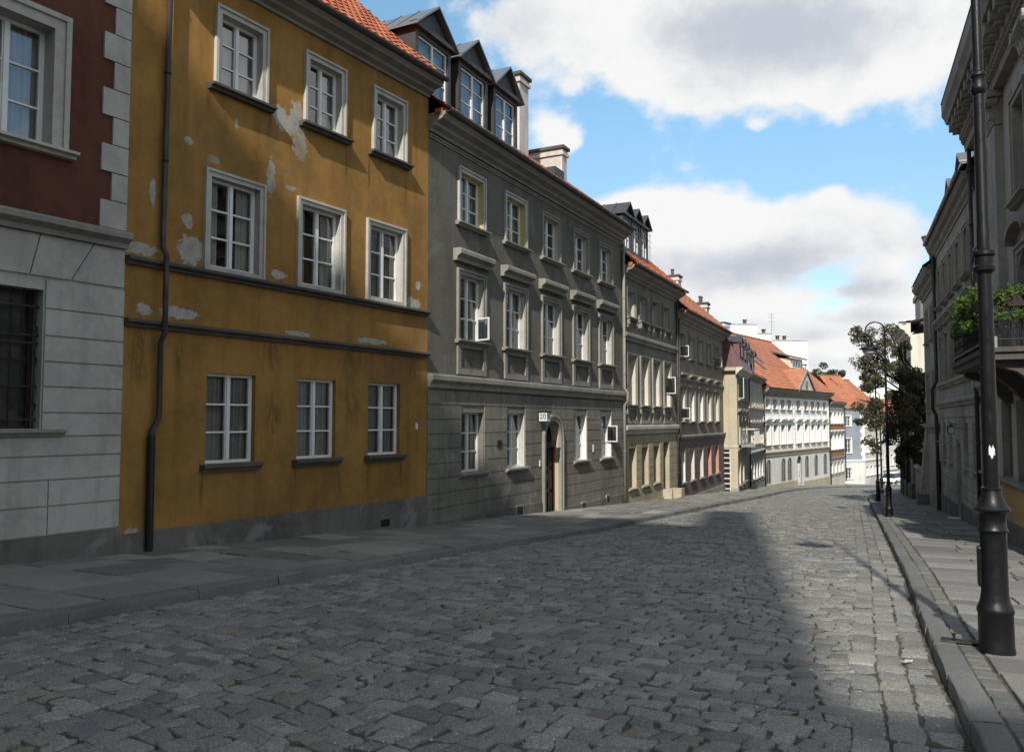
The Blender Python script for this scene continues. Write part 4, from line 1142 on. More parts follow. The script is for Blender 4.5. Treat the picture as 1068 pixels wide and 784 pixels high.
cw = empty('courtyard_wall', (rl(19.4)[0], rl(19.4)[1], gz(*rl(19.4))+PAVE), math.atan2(-math.cos(R_(22.2)), -math.sin(R_(22.2))), 'low pale courtyard wall with stone piers on dark plinths under the purple-leaved tree', 'wall')
m = MB(); m.prism([(-.25,-.5),(.0,-.5),(.0,1.55),(-.25,1.95)], .35, 6.6); m.prism([(.05,1.52),(.08,1.6),(-.28,2.05),(-.32,1.95)], .35, 6.6)
m.v = [(a, -b, c) for a, b, c in m.v]; m.build('wall_panel', 'stone_r', cw)
for u in (.15, 6.75):
    m = MB(); m.box(u-.35, u+.35, -.5, .12, -.3, 2.5); m.box(u-.42, u+.42, -.56, .18, 2.5, 2.62); m.box(u-.4, u+.4, -.52, .18, -.3, .75, 'plinth')
    m.v = [(a, -b, c) for a, b, c in m.v]; m.build('pier', 'stone_r', cw)
# added unseen blocks behind the viewpoint, shaped to throw the foreground into shade
sx, sy = math.sin(R_(15)), math.cos(R_(15))
def lw(w, a): return (.966*w + sx*a, -sx*w + sy*a)
p0 = lw(.7, -14.0)
T1 = House('shade_block', 'tall house-like block added behind the viewpoint to shade the street', p0, 285, 16.2, 26.0, 10, 'grey4', rev=False, group=None)
p0b = lw(.7, -14.0)
T1.root.name = 'shade_block'
for k in range(6):
    for fl in range(6):
        window(T1, 1.5+k*2.6, 1.1, 2+fl*3.6, 3.9+fl*3.6, .2, (.12,.06), (.08,.14,.1), None, 'trim_pale', None, detail=False)
T1.finish_wall([(99,'grey4')], 26.3)
cornice(T1, 25.7, 26.2, .3, 'trim')
c = MB(); c.box(.05, 1.6, -1.2, -.02, 26.0, 31.5); T1.part('chimney', c, 'chimney')  # added stack, shaped to lengthen the shadow tip on the road
c = MB(); c.prism([(.3,26.2),(-5,26.6),(-10.2,26.2)], 0, 16.2); T1.part('roof', c, 'tin')
p1 = lw(12.72, -15.0)
T2 = House('shade_block', 'lower grey block added beside the tall one to shade the near foreground', p1, 285, 12.0, 15.6, 9, 'stone_r', rev=False, group=None)
for k in range(4):
    for fl in range(4):
        window(T2, 1.6+k*2.6, 1.1, 1.8+fl*3.3, 3.6+fl*3.3, .2, (.12,.06), (.08,.14,.1), None, 'trim_pale', None, detail=False)
T2.finish_wall([(99,'stone_r')], 15.7)
cornice(T2, 15.3, 15.8, .3, 'trim')
c = MB(); c.prism([(.3,15.8),(-4.5,16.2),(-9.2,15.8)], 0, 12.0); T2.part('roof', c, 'tin')

# ------------------------------------------------------------------ ground, road, pavements
Lk = [(-10.6,-3.4),(-8.4,.2),(-4.30,6.9),(-2.3,10.9),(-.80,13.5),(1.87,18.1),(4.7,24.1),(8.5,32.1),(12.6,40.6),(16.6,49.5),(20.5,57.3),(24.5,63.5),(30.5,71.5),(38,81),(52,98),(70,119)]
Rk = [(-1.1,-4.3),(.06,-1.6),(2.51,4.42),(3.53,6.95),(5.85,12.3),(12.65,28.7),(18.7,43.1),(20.4,46.4),(24,54),(28.5,60.5),(34.6,68.5),(42,78),(56,95),(74,116)]
Ck = [(-5.8,-4.0),(-3.2,1.2),(-.6,6),(1.9,10.6),(6.3,19.7),(10.9,30.2),(16,42.4),(22.2,55.4),(26.5,62),(32.5,70),(40,79.5),(54,96.5),(72,117.5)]
def resample(pl, step):
    out = []; acc = 0.
    for (a, b) in zip(pl, pl[1:]):
        L = math.hypot(b[0]-a[0], b[1]-a[1]); t = acc
        while t < L:
            out.append((a[0]+(b[0]-a[0])*t/L, a[1]+(b[1]-a[1])*t/L)); t += step
        acc = t-L
    return out
def smooth_pl(pl, step=.5, it=6):
    p = resample(pl, step)
    for _ in range(it):
        p = [p[0]]+[((a[0]+2*b[0]+c[0])/4, (a[1]+2*b[1]+c[1])/4) for a, b, c in zip(p, p[1:], p[2:])]+[p[-1]]
    return p
Lk = smooth_pl(Lk); Rk = smooth_pl(Rk, .5, 4); Ck = smooth_pl(Ck, .5, 12)
class Line:
    def __init__(s, pl):
        s.p = pl; s.c = [0.]
        for a, b in zip(pl, pl[1:]): s.c.append(s.c[-1]+math.hypot(b[0]-a[0], b[1]-a[1]))
        s.L = s.c[-1]
    def at(s, t):
        import bisect
        t = min(max(t, 0), s.L-1e-4); i = bisect.bisect_right(s.c, t)-1
        i = min(i, len(s.p)-2); f = (t-s.c[i])/max(1e-6, s.c[i+1]-s.c[i])
        a, b = s.p[i], s.p[i+1]
        return (a[0]+(b[0]-a[0])*f, a[1]+(b[1]-a[1])*f)
    def dir(s, t):
        a, b = s.at(t-.6), s.at(t+.6); L = math.hypot(b[0]-a[0], b[1]-a[1]); return ((b[0]-a[0])/L, (b[1]-a[1])/L)
LC, LL, LRr = Line(Ck), Line(Lk), Line(Rk)
def cut(pl, p, n):
    """signed distance along n from p where the line p + k n crosses the polyline"""
    best = None
    for a, b in zip(pl, pl[1:]):
        if min(abs(a[0]-p[0])+abs(a[1]-p[1]), 99) > 14: continue
        dx, dy = b[0]-a[0], b[1]-a[1]
        det = n[0]*(-dy)+dx*n[1]
        if abs(det) < 1e-9: continue
        k = ((a[0]-p[0])*(-dy)+dx*(a[1]-p[1]))/det
        t = (n[0]*(a[1]-p[1])-n[1]*(a[0]-p[0]))/det
        if -1e-6 <= t <= 1+1e-6 and (best is None or abs(k) < abs(best)): best = k
    return best

def structure(o, label, cat='ground'):
    o['kind'] = 'structure'; o['label'] = label; o['category'] = cat

# one big ground sheet following the slope
g = MB()
ss = [-260,-60,-20,-8,0]+list(range(4,84,4))+[90,110,140,200,320]
ws = [-300,-80,-40,-20,-10,0,10,20,40,80,300]
for s_ in ss:
    for w_ in ws:
        x, y = SX*s_+SY*w_, SY*s_-SX*w_
        g.v.append((x, y, gz(x, y)-.10))
for i in range(len(ss)-1):
    for j in range(len(ws)-1):
        n = len(ws); g.f.append((i*n+j, i*n+j+1, (i+1)*n+j+1, (i+1)*n+j)); g.mk.append(None)
o = g.build('ground', 'earth'); structure(o, 'sloping ground under the street and houses')

def undul(x, y): return .018*mnoise.noise(Vector((x*.7, y*.7, 5.))) + .012*mnoise.noise(Vector((x*2.1, y*2.1, 1.)))
# road: joint bed + individually shaped setts in one mesh
road = MB(); road.tone = []
rng = random.Random(3)
rows = []
t = 0.
while t < LC.L-.5:
    p = LC.at(t); d = LC.dir(t); n = (d[1], -d[0])
    l = cut(Lk, p, (-n[0], -n[1])); r = cut(Rk, p, n)
    if l and r and l > 0 and r > 0: rows.append((t, p, n, -l, r, d))
    t += .18 if t < 60 else .34
bed = MB()
for a, b in zip(rows, rows[1:]):
    K = 24; q = []
    for row, in ((a,), (b,)):
        q.append([(row[1][0]+row[2][0]*(row[3]+(row[4]-row[3])*k/K), row[1][1]+row[2][1]*(row[3]+(row[4]-row[3])*k/K)) for k in range(K+1)])
    for k in range(K):
        pts = [q[0][k], q[0][k+1], q[1][k+1], q[1][k]]
        bed.quad([(x, y, gz(x, y)-.005+undul(x, y)) for x, y in pts])
bed_i = len(road.v)
road.v += bed.v; road.f += bed.f; road.mk += ['joint']*len(bed.f); road.tone += [(.03,.03,.027)]*len(bed.v)
TONES = [(.27,.258,.228),(.235,.228,.208),(.305,.285,.25),(.205,.2,.19),(.335,.31,.265),(.26,.228,.188),(.165,.164,.164),(.28,.268,.24)]
def wob(x, y):   # the hand-laid rows wander
    v = mnoise.noise(Vector((x*.5, y*.5, 3.1)))*.26 + mnoise.noise(Vector((x*.18, y*.18, 9.7)))*.6 + mnoise.noise(Vector((x*1.5, y*1.5, 6.2)))*.075
    return v
def sett(cs, dist, hgt, tone):
    """cs: four plan corners; rounded, slightly tilted top"""
    cx = sum(c[0] for c in cs)/4; cy = sum(c[1] for c in cs)/4
    tx, ty = rng.gauss(0, .024), rng.gauss(0, .024)
    base = gz(cx, cy) + hgt + undul(cx, cy)
    near = dist < 17
    ring = []
    for i in range(4):
        a, b = cs[i], cs[(i+1) % 4]
        if near:
            for f in (.065, .36, .66, .935):
                j = .009 if .1 < f < .9 else .003
                ring.append((a[0]+(b[0]-a[0])*f+rng.gauss(0, j), a[1]+(b[1]-a[1])*f+rng.gauss(0, j)))
        else:
            for f in (.06, .94): ring.append((a[0]+(b[0]-a[0])*f, a[1]+(b[1]-a[1])*f))
    n = len(ring); i0 = len(road.v)
    lv = ((1.0, -.04), (.992, -.001), (.965, .0065), (.88, .0095)) if near else ((1., -.03), (.985, .002), (.92, .0085))
    for k, dz in lv:
        for x, y in ring:
            xx, yy = cx+(x-cx)*k, cy+(y-cy)*k
            zz = base+dz+tx*(xx-cx)+ty*(yy-cy)+(rng.gauss(0, .0016) if near and k < 1 else 0)
            road.v.append((xx, yy, zz)); road.tone.append(tone)
    road.v.append((cx, cy, base+.0105)); road.tone.append(tone)
    for l in range(len(lv)-1):
        for i in range(n):
            road.f.append((i0+l*n+i, i0+l*n+(i+1) % n, i0+(l+1)*n+(i+1) % n, i0+(l+1)*n+i)); road.mk.append(None)
    top = i0+(len(lv)-1)*n; c = i0+len(lv)*n
    for i in range(n):
        road.f.append((top+i, top+(i+1) % n, c)); road.mk.append(None)
prev_edges = None
for row, nxt in zip(rows, rows[1:]):
    t, p, n, l, r, d = row
    far = t > 45
    dt = nxt[0]-t
    x = l+.01
    gut = r-.655     # two lines of long setts run along the right kerb
    while x < gut-.06:
        w = rng.choice((rng.uniform(.12,.2), rng.uniform(.18,.33))) if not far else rng.uniform(.2, .4)
        if x+w > gut-.1: w = gut-x
        g_ = rng.uniform(.004,.009) if not far else .009
        cs = []
        sk = rng.gauss(0, .04)
        for (xx, tt) in ((x+g_, .0), (x+w-g_, .0), (x+w-g_, 1.), (x+g_, 1.)):
            P = (p[0]+n[0]*xx, p[1]+n[1]*xx)
            yy = dt*tt + (g_*.8 if tt == 0 else -g_*.8)
            ww = wob(P[0]+d[0]*dt*tt, P[1]+d[1]*dt*tt)
            yy += ww + rng.gauss(0, .013)
            cs.append((P[0]+d[0]*yy+n[0]*(rng.gauss(0, .008)+sk*(tt-.5)), P[1]+d[1]*yy+n[1]*(rng.gauss(0, .008)+sk*(tt-.5))))
        c0 = cs[0]
        tone = TONES[min(int(abs(rng.gauss(0, 2.6))), 7)]
        v = rng.uniform(.82, 1.16); tone = tuple(a*v for a in tone)
        sett(cs, math.hypot(c0[0], c0[1]), rng.gauss(0, .0045), tone)
        x += w
for k in range(3):
    t = 0.
    while t < LRr.L-1.2:
        ln_ = rng.uniform(.2, .36)
        cs = []
        for (tt, oo) in ((t+.006, .205*k+.005), (t+.006, .205*k+.2), (t+ln_-.006, .205*k+.2), (t+ln_-.006, .205*k+.005)):
            q = LRr.at(tt); dd_ = LRr.dir(tt); nn = (-dd_[1], dd_[0])
            j = .04+oo + rng.gauss(0, .012)
            cs.append((q[0]+nn[0]*j, q[1]+nn[1]*j))
        v = rng.uniform(.85, 1.2); tone = tuple(a*v for a in TONES[min(int(abs(rng.gauss(0, 2.2))), 7)])
        sett(cs, math.hypot(*cs[0]), rng.gauss(-.004, .004), tone)
        t += ln_
o = road.build('road', 'cobble', recalc=False, smooth=False)
structure(o, 'hand-laid granite sett road running downhill', 'road')
o.data.polygons.foreach_set('use_smooth', [True]*len(o.data.polygons))

def slab_strip(mb, poly, z_, jit, tone, ins=.012, bev=.006):
    """one flagstone: plan polygon with eased edge"""
    cx = sum(c[0] for c in poly)/len(poly); cy = sum(c[1] for c in poly)/len(poly)
    tx, ty = rng.gauss(0, .006), rng.gauss(0, .006); dz = rng.gauss(0, jit)
    n = len(poly); i0 = len(mb.v)
    for k, zq in ((0, -.06), (0, -bev), (bev*1.3, 0)):
        for x, y in poly:
            L = math.hypot(x-cx, y-cy); f = (L-ins-k)/L if L > ins+k else .5
            xx, yy = cx+(x-cx)*f, cy+(y-cy)*f
            mb.v.append((xx, yy, gz(xx, yy)+z_+zq+dz+tx*(xx-cx)+ty*(yy-cy))); mb.tone.append(tone)
    for l in range(2):
        for i in range(n):
            mb.f.append((i0+l*n+i, i0+l*n+(i+1) % n, i0+(l+1)*n+(i+1) % n, i0+(l+1)*n+i)); mb.mk.append(None)
    mb.f.append(tuple(range(i0+2*n, i0+3*n))); mb.mk.append(None)

def kerb_run(line, side, name, label, wid=.24):
    mb = MB(); mb.tone = []
    t = 0.
    while t < line.L-1.6:
        ln = rng.uniform(.85, 1.5); cs = []
        a, b = line.at(t), line.at(t+ln)
        da, db = line.dir(t), line.dir(t+ln)
        na = (da[1]*side, -da[0]*side); nb = (db[1]*side, -db[0]*side)
        v = rng.uniform(.85, 1.1); tone = (.185*v,.182*v,.172*v)
        dz = rng.gauss(0, .007); lean = rng.gauss(0, .004)
        i0 = len(mb.v); g_ = rng.uniform(.003, .006)
        nseg = 6
        prof = [(-.012,-.16),(.0,.0+PAVE-.022),(.005,PAVE-.008),(.018,PAVE+.0),(wid-.01,PAVE+.004),(wid,PAVE-.01),(wid,-.1)]
        for k in range(nseg+1):
            f = (k/nseg); f = (g_/ln)+f*(1-2*g_/ln)
            q = line.at(t+ln*f); dd_ = line.dir(t+ln*f); nn = (dd_[1]*side, -dd_[0]*side)
            e = .005 if k in (0, nseg) else 0
            for (w_, z_) in prof:
                ww = w_+lean+rng.gauss(0, .004); zz = z_+dz-(e if z_ > .05 else 0)+rng.gauss(0, .0025)
                x, y = q[0]+nn[0]*ww, q[1]+nn[1]*ww
                mb.v.append((x, y, gz(x, y)+zz)); mb.tone.append(tone)
        m = len(prof)
        for k in range(nseg):
            for j in range(m-1):
                mb.f.append((i0+k*m+j, i0+k*m+j+1, i0+(k+1)*m+j+1, i0+(k+1)*m+j)); mb.mk.append(None)
        mb.f.append(tuple(i0+j for j in range(m))); mb.mk.append(None)
        mb.f.append(tuple(i0+nseg*m+j for j in range(m))); mb.mk.append(None)
        t += ln
    o = mb.build(name, 'kerb'); structure(o, label, 'kerb')
    o.data.polygons.foreach_set('use_smooth', [len(p.vertices) == 4 for p in o.data.polygons])
    o.data.set_sharp_from_angle(angle=R_(38))
kerb_run(LL, -1, 'kerb', 'worn granite kerb along the left pavement')
kerb_run(LRr, 1, 'kerb', 'worn granite kerb along the right pavement', .18)

def pavement(name, label, line, side, front, rowlen, cols, t0, t1, margin=0., joint_cols=True, tones=((.205,.195,.178),(.165,.16,.148),(.235,.225,.205),(.185,.18,.17)), setts=True):
    """flags between the kerb and the house fronts (front: polyline)"""
    mb = MB(); mb.tone = []
    t = t0; prev = None
    stations = []
    while t < t1:
        q = line.at(t); d = line.dir(t); n = (d[1]*side, -d[0]*side)
        k = cut(front, q, n)
        if k is None or k < .4: k = stations[-1][2] if stations else 2.5
        stations.append((q, n, k, t)); t += rng.uniform(*rowlen)
    for a, b in zip(stations, stations[1:]):
        pts = [(x[0][0]+x[1][0]*o_, x[0][1]+x[1][1]*o_, ) for x in (a, b) for o_ in (.1, x[2]+.1)]
        mb.f.append(tuple(len(mb.v)+i for i in (0,1,3,2))); mb.mk.append('joint')
        for x, y in pts: mb.v.append((x, y, gz(x, y)+PAVE-.016)); mb.tone.append((.03,.03,.03))
        e0 = .245 if side < 0 else .185
        if setts:                         # strip of small setts beside the kerb
            w_ = .15
            m = max(1, int((b[3]-a[3])/.13))
            for c in range(1):
                for k in range(m):
                    f0, f1 = k/m, (k+1)/m
                    poly = []
                    for f, o_ in ((f0, e0+.15*c), (f0, e0+.15*(c+1)), (f1, e0+.15*(c+1)), (f1, e0+.15*c)):
                        x = a[0][0]+(b[0][0]-a[0][0])*f+(a[1][0]+(b[1][0]-a[1][0])*f)*o_
                        y = a[0][1]+(b[0][1]-a[0][1])*f+(a[1][1]+(b[1][1]-a[1][1])*f)*o_
                        poly.append((x+rng.gauss(0, .004), y+rng.gauss(0, .004)))
                    v = rng.uniform(.8, 1.1); slab_strip(mb, poly, PAVE-.006, .003, tuple(v*x for x in (.17,.165,.15)), .010)
            e0 += w_
        W_ = min(a[2], b[2])-e0
        base = rng.choice(cols)
        cuts = [0.]
        nn = max(1, round(W_/base)); 
        for c in range(1, nn): cuts.append((c+rng.uniform(-.12, .12))/nn)
        cuts.append(1.)
        for c0, c1 in zip(cuts, cuts[1:]):
            poly = []
            for s_, c in ((a, c0), (a, c1), (b, c1), (b, c0)):
                o_ = e0+(s_[2]-e0)*c
                poly.append((s_[0][0]+s_[1][0]*o_+rng.gauss(0, .005), s_[0][1]+s_[1][1]*o_+rng.gauss(0, .005)))
            v = rng.uniform(.88, 1.12); tn = rng.choice(tones)
            slab_strip(mb, poly, PAVE, .005, tuple(v*x for x in tn), .019)
    o = mb.build(name, 'slab', recalc=False); structure(o, label, 'pavement'); return o
def P2(h, u): q = h.world(u, 0); return (q[0], q[1])
Lf = [P2(RD, -6), P2(Y, 0), P2(G1, 0), P2(G2, 0), P2(G3, 0), P2(G3, 10.6), P2(B4, 0), P2(B5, 0), P2(W, 0), P2(B7, 0), P2(B7, 6), (50, 102), (64,118)]
Rf = [rl(-34), rl(0), rl(12), rl(26.6), (e5[0]+8, e5[1]+10.2), (e5[0]+30, e5[1]+38)]
pavement('pavement', 'broad uneven stone flags along the left house fronts', LL, -1, Lf, (.55, 1.1), (.5, .7, .85), .3, LL.L-3, setts=False, tones=((.25,.236,.205),(.21,.2,.178),(.285,.268,.232),(.23,.22,.197),(.18,.172,.155)))
pavement('pavement', 'rows of pale paving slabs along the right house fronts', LRr, 1, Rf, (.5, .56), (.75, .9), .3, LRr.L-3)

# small things on the ground: petals, weeds in the joints
pm = MB()
for k in range(5200):
    t = 2 + 26*rng.random()**1.6; p = LC.at(t+2); d = LC.dir(t+2); n = (d[1], -d[0])
    l = cut(Lk, p, (-n[0], -n[1])); r = cut(Rk, p, n)
    if not l or not r: continue
    f = rng.random(); o_ = -l+.05+(l+r-.1)*f
    if mnoise.noise(Vector((p[0]+n[0]*o_, p[1]+n[1]*o_, 2.))*.8) < -.12: continue
    x, y = p[0]+n[0]*o_+rng.gauss(0, .3), p[1]+n[1]*o_+rng.gauss(0, .3)
    s_ = rng.uniform(.005, .015); a = rng.uniform(0, 6.3)
    z = gz(x, y)+undul(x, y)+.022
    v = [(s_*math.cos(a+q)*(1 if i % 2 else .55), s_*math.sin(a+q)*(1 if i % 2 else .55)) for i, q in enumerate((0,1.57,3.14,4.71))]
    pm.quad([(x+v[0][0], y+v[0][1], z+rng.uniform(-.003,.004)), (x+v[1][0], y+v[1][1], z), (x+v[2][0], y+v[2][1], z+rng.uniform(-.003,.004)), (x+v[3][0], y+v[3][1], z)])
o = pm.build('petals', 'litter', recalc=False); o['kind'] = 'stuff'; o['label'] = 'pale petals and grit scattered over the setts'; o['category'] = 'litter'
wd = MB()
def tuft(x, y, z, n, h):
    for k in range(n):
        a = rng.uniform(0, 6.3); L = h*rng.uniform(.4, 1.2); b = rng.uniform(.3, 1.2)
        x0, y0 = x+rng.gauss(0, .018), y+rng.gauss(0, .018); w = .004
        dx, dy = math.cos(a)*L*b*.6, math.sin(a)*L*b*.6
        wd.quad([(x0-w*math.sin(a), y0+w*math.cos(a), z), (x0+w*math.sin(a), y0-w*math.cos(a), z), (x0+dx, y0+dy, z+L)])
for k in range(420):
    t = rng.uniform(3, 40); q = LRr.at(t); d = LRr.dir(t); n = (-d[1], d[0])
    if mnoise.noise(Vector((t*.5, 0, 0))) < -.1: continue
    o_ = rng.choice((.04,.04,.26,.46,-.26,-.26,-.56))+rng.gauss(0, .01); x, y = q[0]+n[0]*o_, q[1]+n[1]*o_
    tuft(x, y, gz(x, y)+(PAVE-.02 if o_ < 0 else -.01), rng.randint(3, 9), .022)
for k in range(420):
    t = rng.uniform(1, 30); q = LL.at(t); d = LL.dir(t); n = (d[1], -d[0])
    o_ = rng.choice((.02,.03,rng.uniform(.05,3)))+rng.gauss(0, .01); x, y = q[0]+n[0]*o_, q[1]+n[1]*o_
    tuft(x, y, gz(x, y)-.012, rng.randint(3, 7), .016)
o = wd.build('weeds', 'grass', recalc=False); o['kind'] = 'stuff'; o['label'] = 'tiny weeds growing in the kerb and sett joints'; o['category'] = 'weeds'

# ------------------------------------------------------------------ street lamps
def lamp_post(x, y, ang, label, detailed=True):
    z = gz(x, y)+PAVE
    r = empty('street_lamp', (x, y, z), R_(ang), label, 'street lamp', 'cast iron lamps along the right kerb')
    b = MB()
    b.lathe([(.155,-.02),(.155,.02),(.148,.05),(.146,.30),(.15,.315),(.155,.33),(.15,.355),(.135,.38),(.122,.42),(.118,.45),(.113,.47),(.112,.96),(.125,.965),(.128,.98),(.114,1.0),(.112,1.05),
             (.114,1.10),(.128,1.12),(.15,1.135),(.152,1.15),(.135,1.17),(.112,1.20),(.09,1.25),(.08,1.29),(.078,1.30),(.088,1.305),(.088,1.32),(.07,1.33)], n=32)
    bo = b.build('base', 'lamp_black', r, smooth=False); 
    s = MB(); q = 1/.72
    s.lathe([(.066,1.30),(.066,1.6),(.062,3.08),(.07,3.09),(.098,3.11),(.1,3.14),(.082,3.16),(.082,3.22),(.1,3.24),(.098,3.27),(.06,3.29),(.058,3.45),(.055,3.47),(.05,4.6),(.058,4.61),(.072,4.64),(.072,4.67),(.06,4.69),
             (.058,4.74),(.07,4.76),(.068,4.78),(.046,4.80),(.042,6.9),(.036,6.94),(.033,5.55*q)], n=28)
    so = s.build('shaft', 'lamp_black', r)
    c = MB()                       # crook, scroll and hanger
    R0 = .27
    arc = [(0,0,5.5)]+[(R0-R0*math.cos(a), 0, 5.57+R0*math.sin(a)) for a in [math.pi*k/18 for k in range(0, 17)]]
    ex = arc[-1]
    arc += [(2*R0+.005,0,5.55),(2*R0-.03,0,5.46)]
    c.tube(arc, .022, 10)
    sp = [(.42+ (.12-.0085*k)*math.cos(2.6-.42*k), 0, 5.52+(.12-.0085*k)*math.sin(2.6-.42*k)) for k in range(13)]
    c.tube(sp, .012, 7)
    c.tube([(2*R0-.03,0,5.46),(.46,0,5.40),(.42,0,5.36),(.42,0,5.2)], .018, 8)
    c.tube([(.42,0,5.44),(.42,0,5.16)], [.02,.035], 10)
    c.v = [(a*q, b_*q, e*q) for a, b_, e in c.v]
    co = c.build('arm', 'lamp_black', r)
    h = MB(); h.lathe([(.05,5.34),(.055,5.2),(.085,5.16),(.1,5.13),(.2,5.09),(.3,5.045),(.305,5.02),(.29,5.025),(.18,5.07),(.05,5.1)], (.42,0), 24)
    h.v = [(a*q, b_*q, e*q) for a, b_, e in h.v]
    ho = h.build('lamp_hood', 'lamp_black', r)
    g = MB(); g.lathe([(.22,5.04),(.215,4.98),(.19,4.91),(.14,4.86),(.07,4.835),(.01,4.83)], (.42,0), 22)
    g.v = [(a*q, b_*q, e*q) for a, b_, e in g.v]
    g.build('lamp_bowl', 'lamp_glass', r, smooth=True)
    for ob in (bo, so, ho):
        ob.data.polygons.foreach_set('use_smooth', [len(p.vertices) == 4 for p in ob.data.polygons])
        ob.data.set_sharp_from_angle(angle=R_(35))
    r.scale = (.88, .88, 1) if detailed else (.72, .72, .72)
    if detailed:
        d = MB(); d.box(-.06, .06, .10, .135, .52, .84); dd = d.build('hatch', 'lamp_black', r, bevel=.012)
        dd.rotation_euler = (0, 0, R_(-92))
        t = MB()
        for k in range(2):
            n = 8
            for i in range(n):
                a0, a1 = R_(72+i*5.5), R_(72+(i+1)*5.5); rr = .0668+.0006*k
                z0, z1 = 1.575+.016*math.sin(i*1.1+1), 1.655+.014*math.sin(i*1.6)
                if k == 0: t.quad([(rr*math.cos(a0),rr*math.sin(a0),z0),(rr*math.cos(a1),rr*math.sin(a1),z0),(rr*math.cos(a1),rr*math.sin(a1),z1),(rr*math.cos(a0),rr*math.sin(a0),z1)])
        t.build('sticker', 'sticker', r, recalc=False)
    return r
L1 = lamp_post(3.93, 6.72, 157, 'nearest black cast iron street lamp with torn white sticker, beside the kerb')
lamp_post(11.25, 24.5, 157, 'second street lamp down the kerb, its hooked arm and bell lamp against the tree', False)
lamp_post(16.2, 36.3, 152, 'slim street lamp third along the right kerb, in front of the bend', False)
lamp_post(21.15, 46.9, 140, 'farthest street lamp at the bend, near the parked cars', False)
# flat iron plate at the foot of the near lamp
x, y = 3.86, 7.02; z = gz(x, y)+PAVE
r = empty('cover_plate', (x, y, z), R_(-28), 'small black iron plate with a knob lying at the foot of the near lamp', 'iron plate')
m = MB(); m.prism_o([(-.2,.0),(.1,.0),(.1,.018),(-.2,.018)], -.06, .06); m.build('plate', 'iron', r, bevel=.006)
m = MB(); m.lathe([(.02,.017),(.02,.028),(.009,.032),(.009,.05),(.016,.054),(.016,.068),(.008,.072)], (-.1,.01), 12); m.build('knob', 'iron', r)
# crumpled scrap of foil in the gutter
x, y = 3.2, 6.72; z = gz(x, y)+.025
m = MB()
n = 5
for i in range(n+1):
    for j in range(n+1): m.v.append(((i/n-.5)*.12+rng.gauss(0,.006), (j/n-.5)*.06+rng.gauss(0,.006), abs(rng.gauss(.006,.008))))
for i in range(n):
    for j in range(n): m.f.append((i*(n+1)+j, i*(n+1)+j+1, (i+1)*(n+1)+j+1, (i+1)*(n+1)+j)); m.mk.append(None)
o = m.build('wrapper', 'trim_pale', recalc=False); o.location = (x, y, z); o.rotation_euler = (0,0,.4); o.scale = (.7,.7,.7)
o['label'] = 'crumpled pale wrapper in the gutter beside the right kerb'; o['category'] = 'litter'

# ------------------------------------------------------------------ plants and trees
def leaf_quads(mb, c, r, n, size, squash=.8, mk=None, thin=1.):
    for k in range(n):
        while True:
            v = Vector((rng.uniform(-1,1), rng.uniform(-1,1), rng.uniform(-1,1)))
            if .15 < v.length < 1: break
        v *= (v.length**-.3)
        p = Vector(c)+Vector((v.x*r, v.y*r, v.z*r*squash))
        a = Vector((rng.gauss(0,1), rng.gauss(0,1), rng.gauss(0,.6))).normalized()
        b = a.cross(Vector((rng.gauss(0,1), rng.gauss(0,1), rng.gauss(0,1)))).normalized()
        s = size*rng.uniform(.6, 1.3); w = s*.52
        mb.quad([p-a*s*.5, p+b*w*.5-a*s*.05, p+a*s*.5, p-b*w*.5-a*s*.05], mk)

def tree(name, label, x, y, clumps, trunk_top, r0, leafmat, nleaf, size, group='street trees', lean=(0,0)):
    z = gz(x, y)
    root = empty(name, (x, y, z), 0, label, 'tree', group)
    t = MB(); top = Vector((lean[0], lean[1], trunk_top))
    t.tube([(0,0,-.2),(lean[0]*.2,lean[1]*.2,trunk_top*.35),(lean[0]*.6+.05,lean[1]*.6,trunk_top*.7),tuple(top)], [r0*1.25,r0,r0*.85,r0*.65], 12)
    tr = t.build('trunk', 'bark', root, smooth=True)
    lb = MB()
    for c, r, dn in clumps:
        c = Vector(c); m_ = (top*(.55)+c*.45)+Vector((rng.gauss(0,.15), rng.gauss(0,.15), rng.uniform(.0,.4)))
        lb.tube([tuple(top*rng.uniform(.75,1)), tuple(m_), tuple(c)], [r0*.45, r0*.26, .012], 7)
        for k in range(5):
            e = c+Vector((rng.gauss(0,1), rng.gauss(0,1), rng.gauss(0,.8))).normalized()*r*.95
            lb.tube([tuple(m_*.4+c*.6), tuple((c+e)/2+Vector((0,0,.08))), tuple(e)], [.03,.016,.006], 5)
    lb.build('limbs', 'bark', root, smooth=True)
    cr = MB()
    for c, r, dn in clumps:
        for q in range(7):      # sub-clumps make an uneven outline
            off = Vector((rng.gauss(0,1), rng.gauss(0,1), rng.gauss(0,.8))).normalized()*r*rng.uniform(.3,.9)
            leaf_quads(cr, Vector(c)+off, r*rng.uniform(.3,.5), int(nleaf*dn/7), size)
    cr.build('crown', leafmat, root, recalc=False)
    return root
tx, ty = 19.3, 37.6
clp = []
def tc(px, py, yy, r, dn):   # metres from the trunk foot, worked out once from the photograph
    yy -= 6.2
    X = (px-534)/850*yy; Z = 1.6+(440-py)/850*yy
    clp.append(((X-tx, yy-ty, Z-gz(tx, ty)), r, dn))
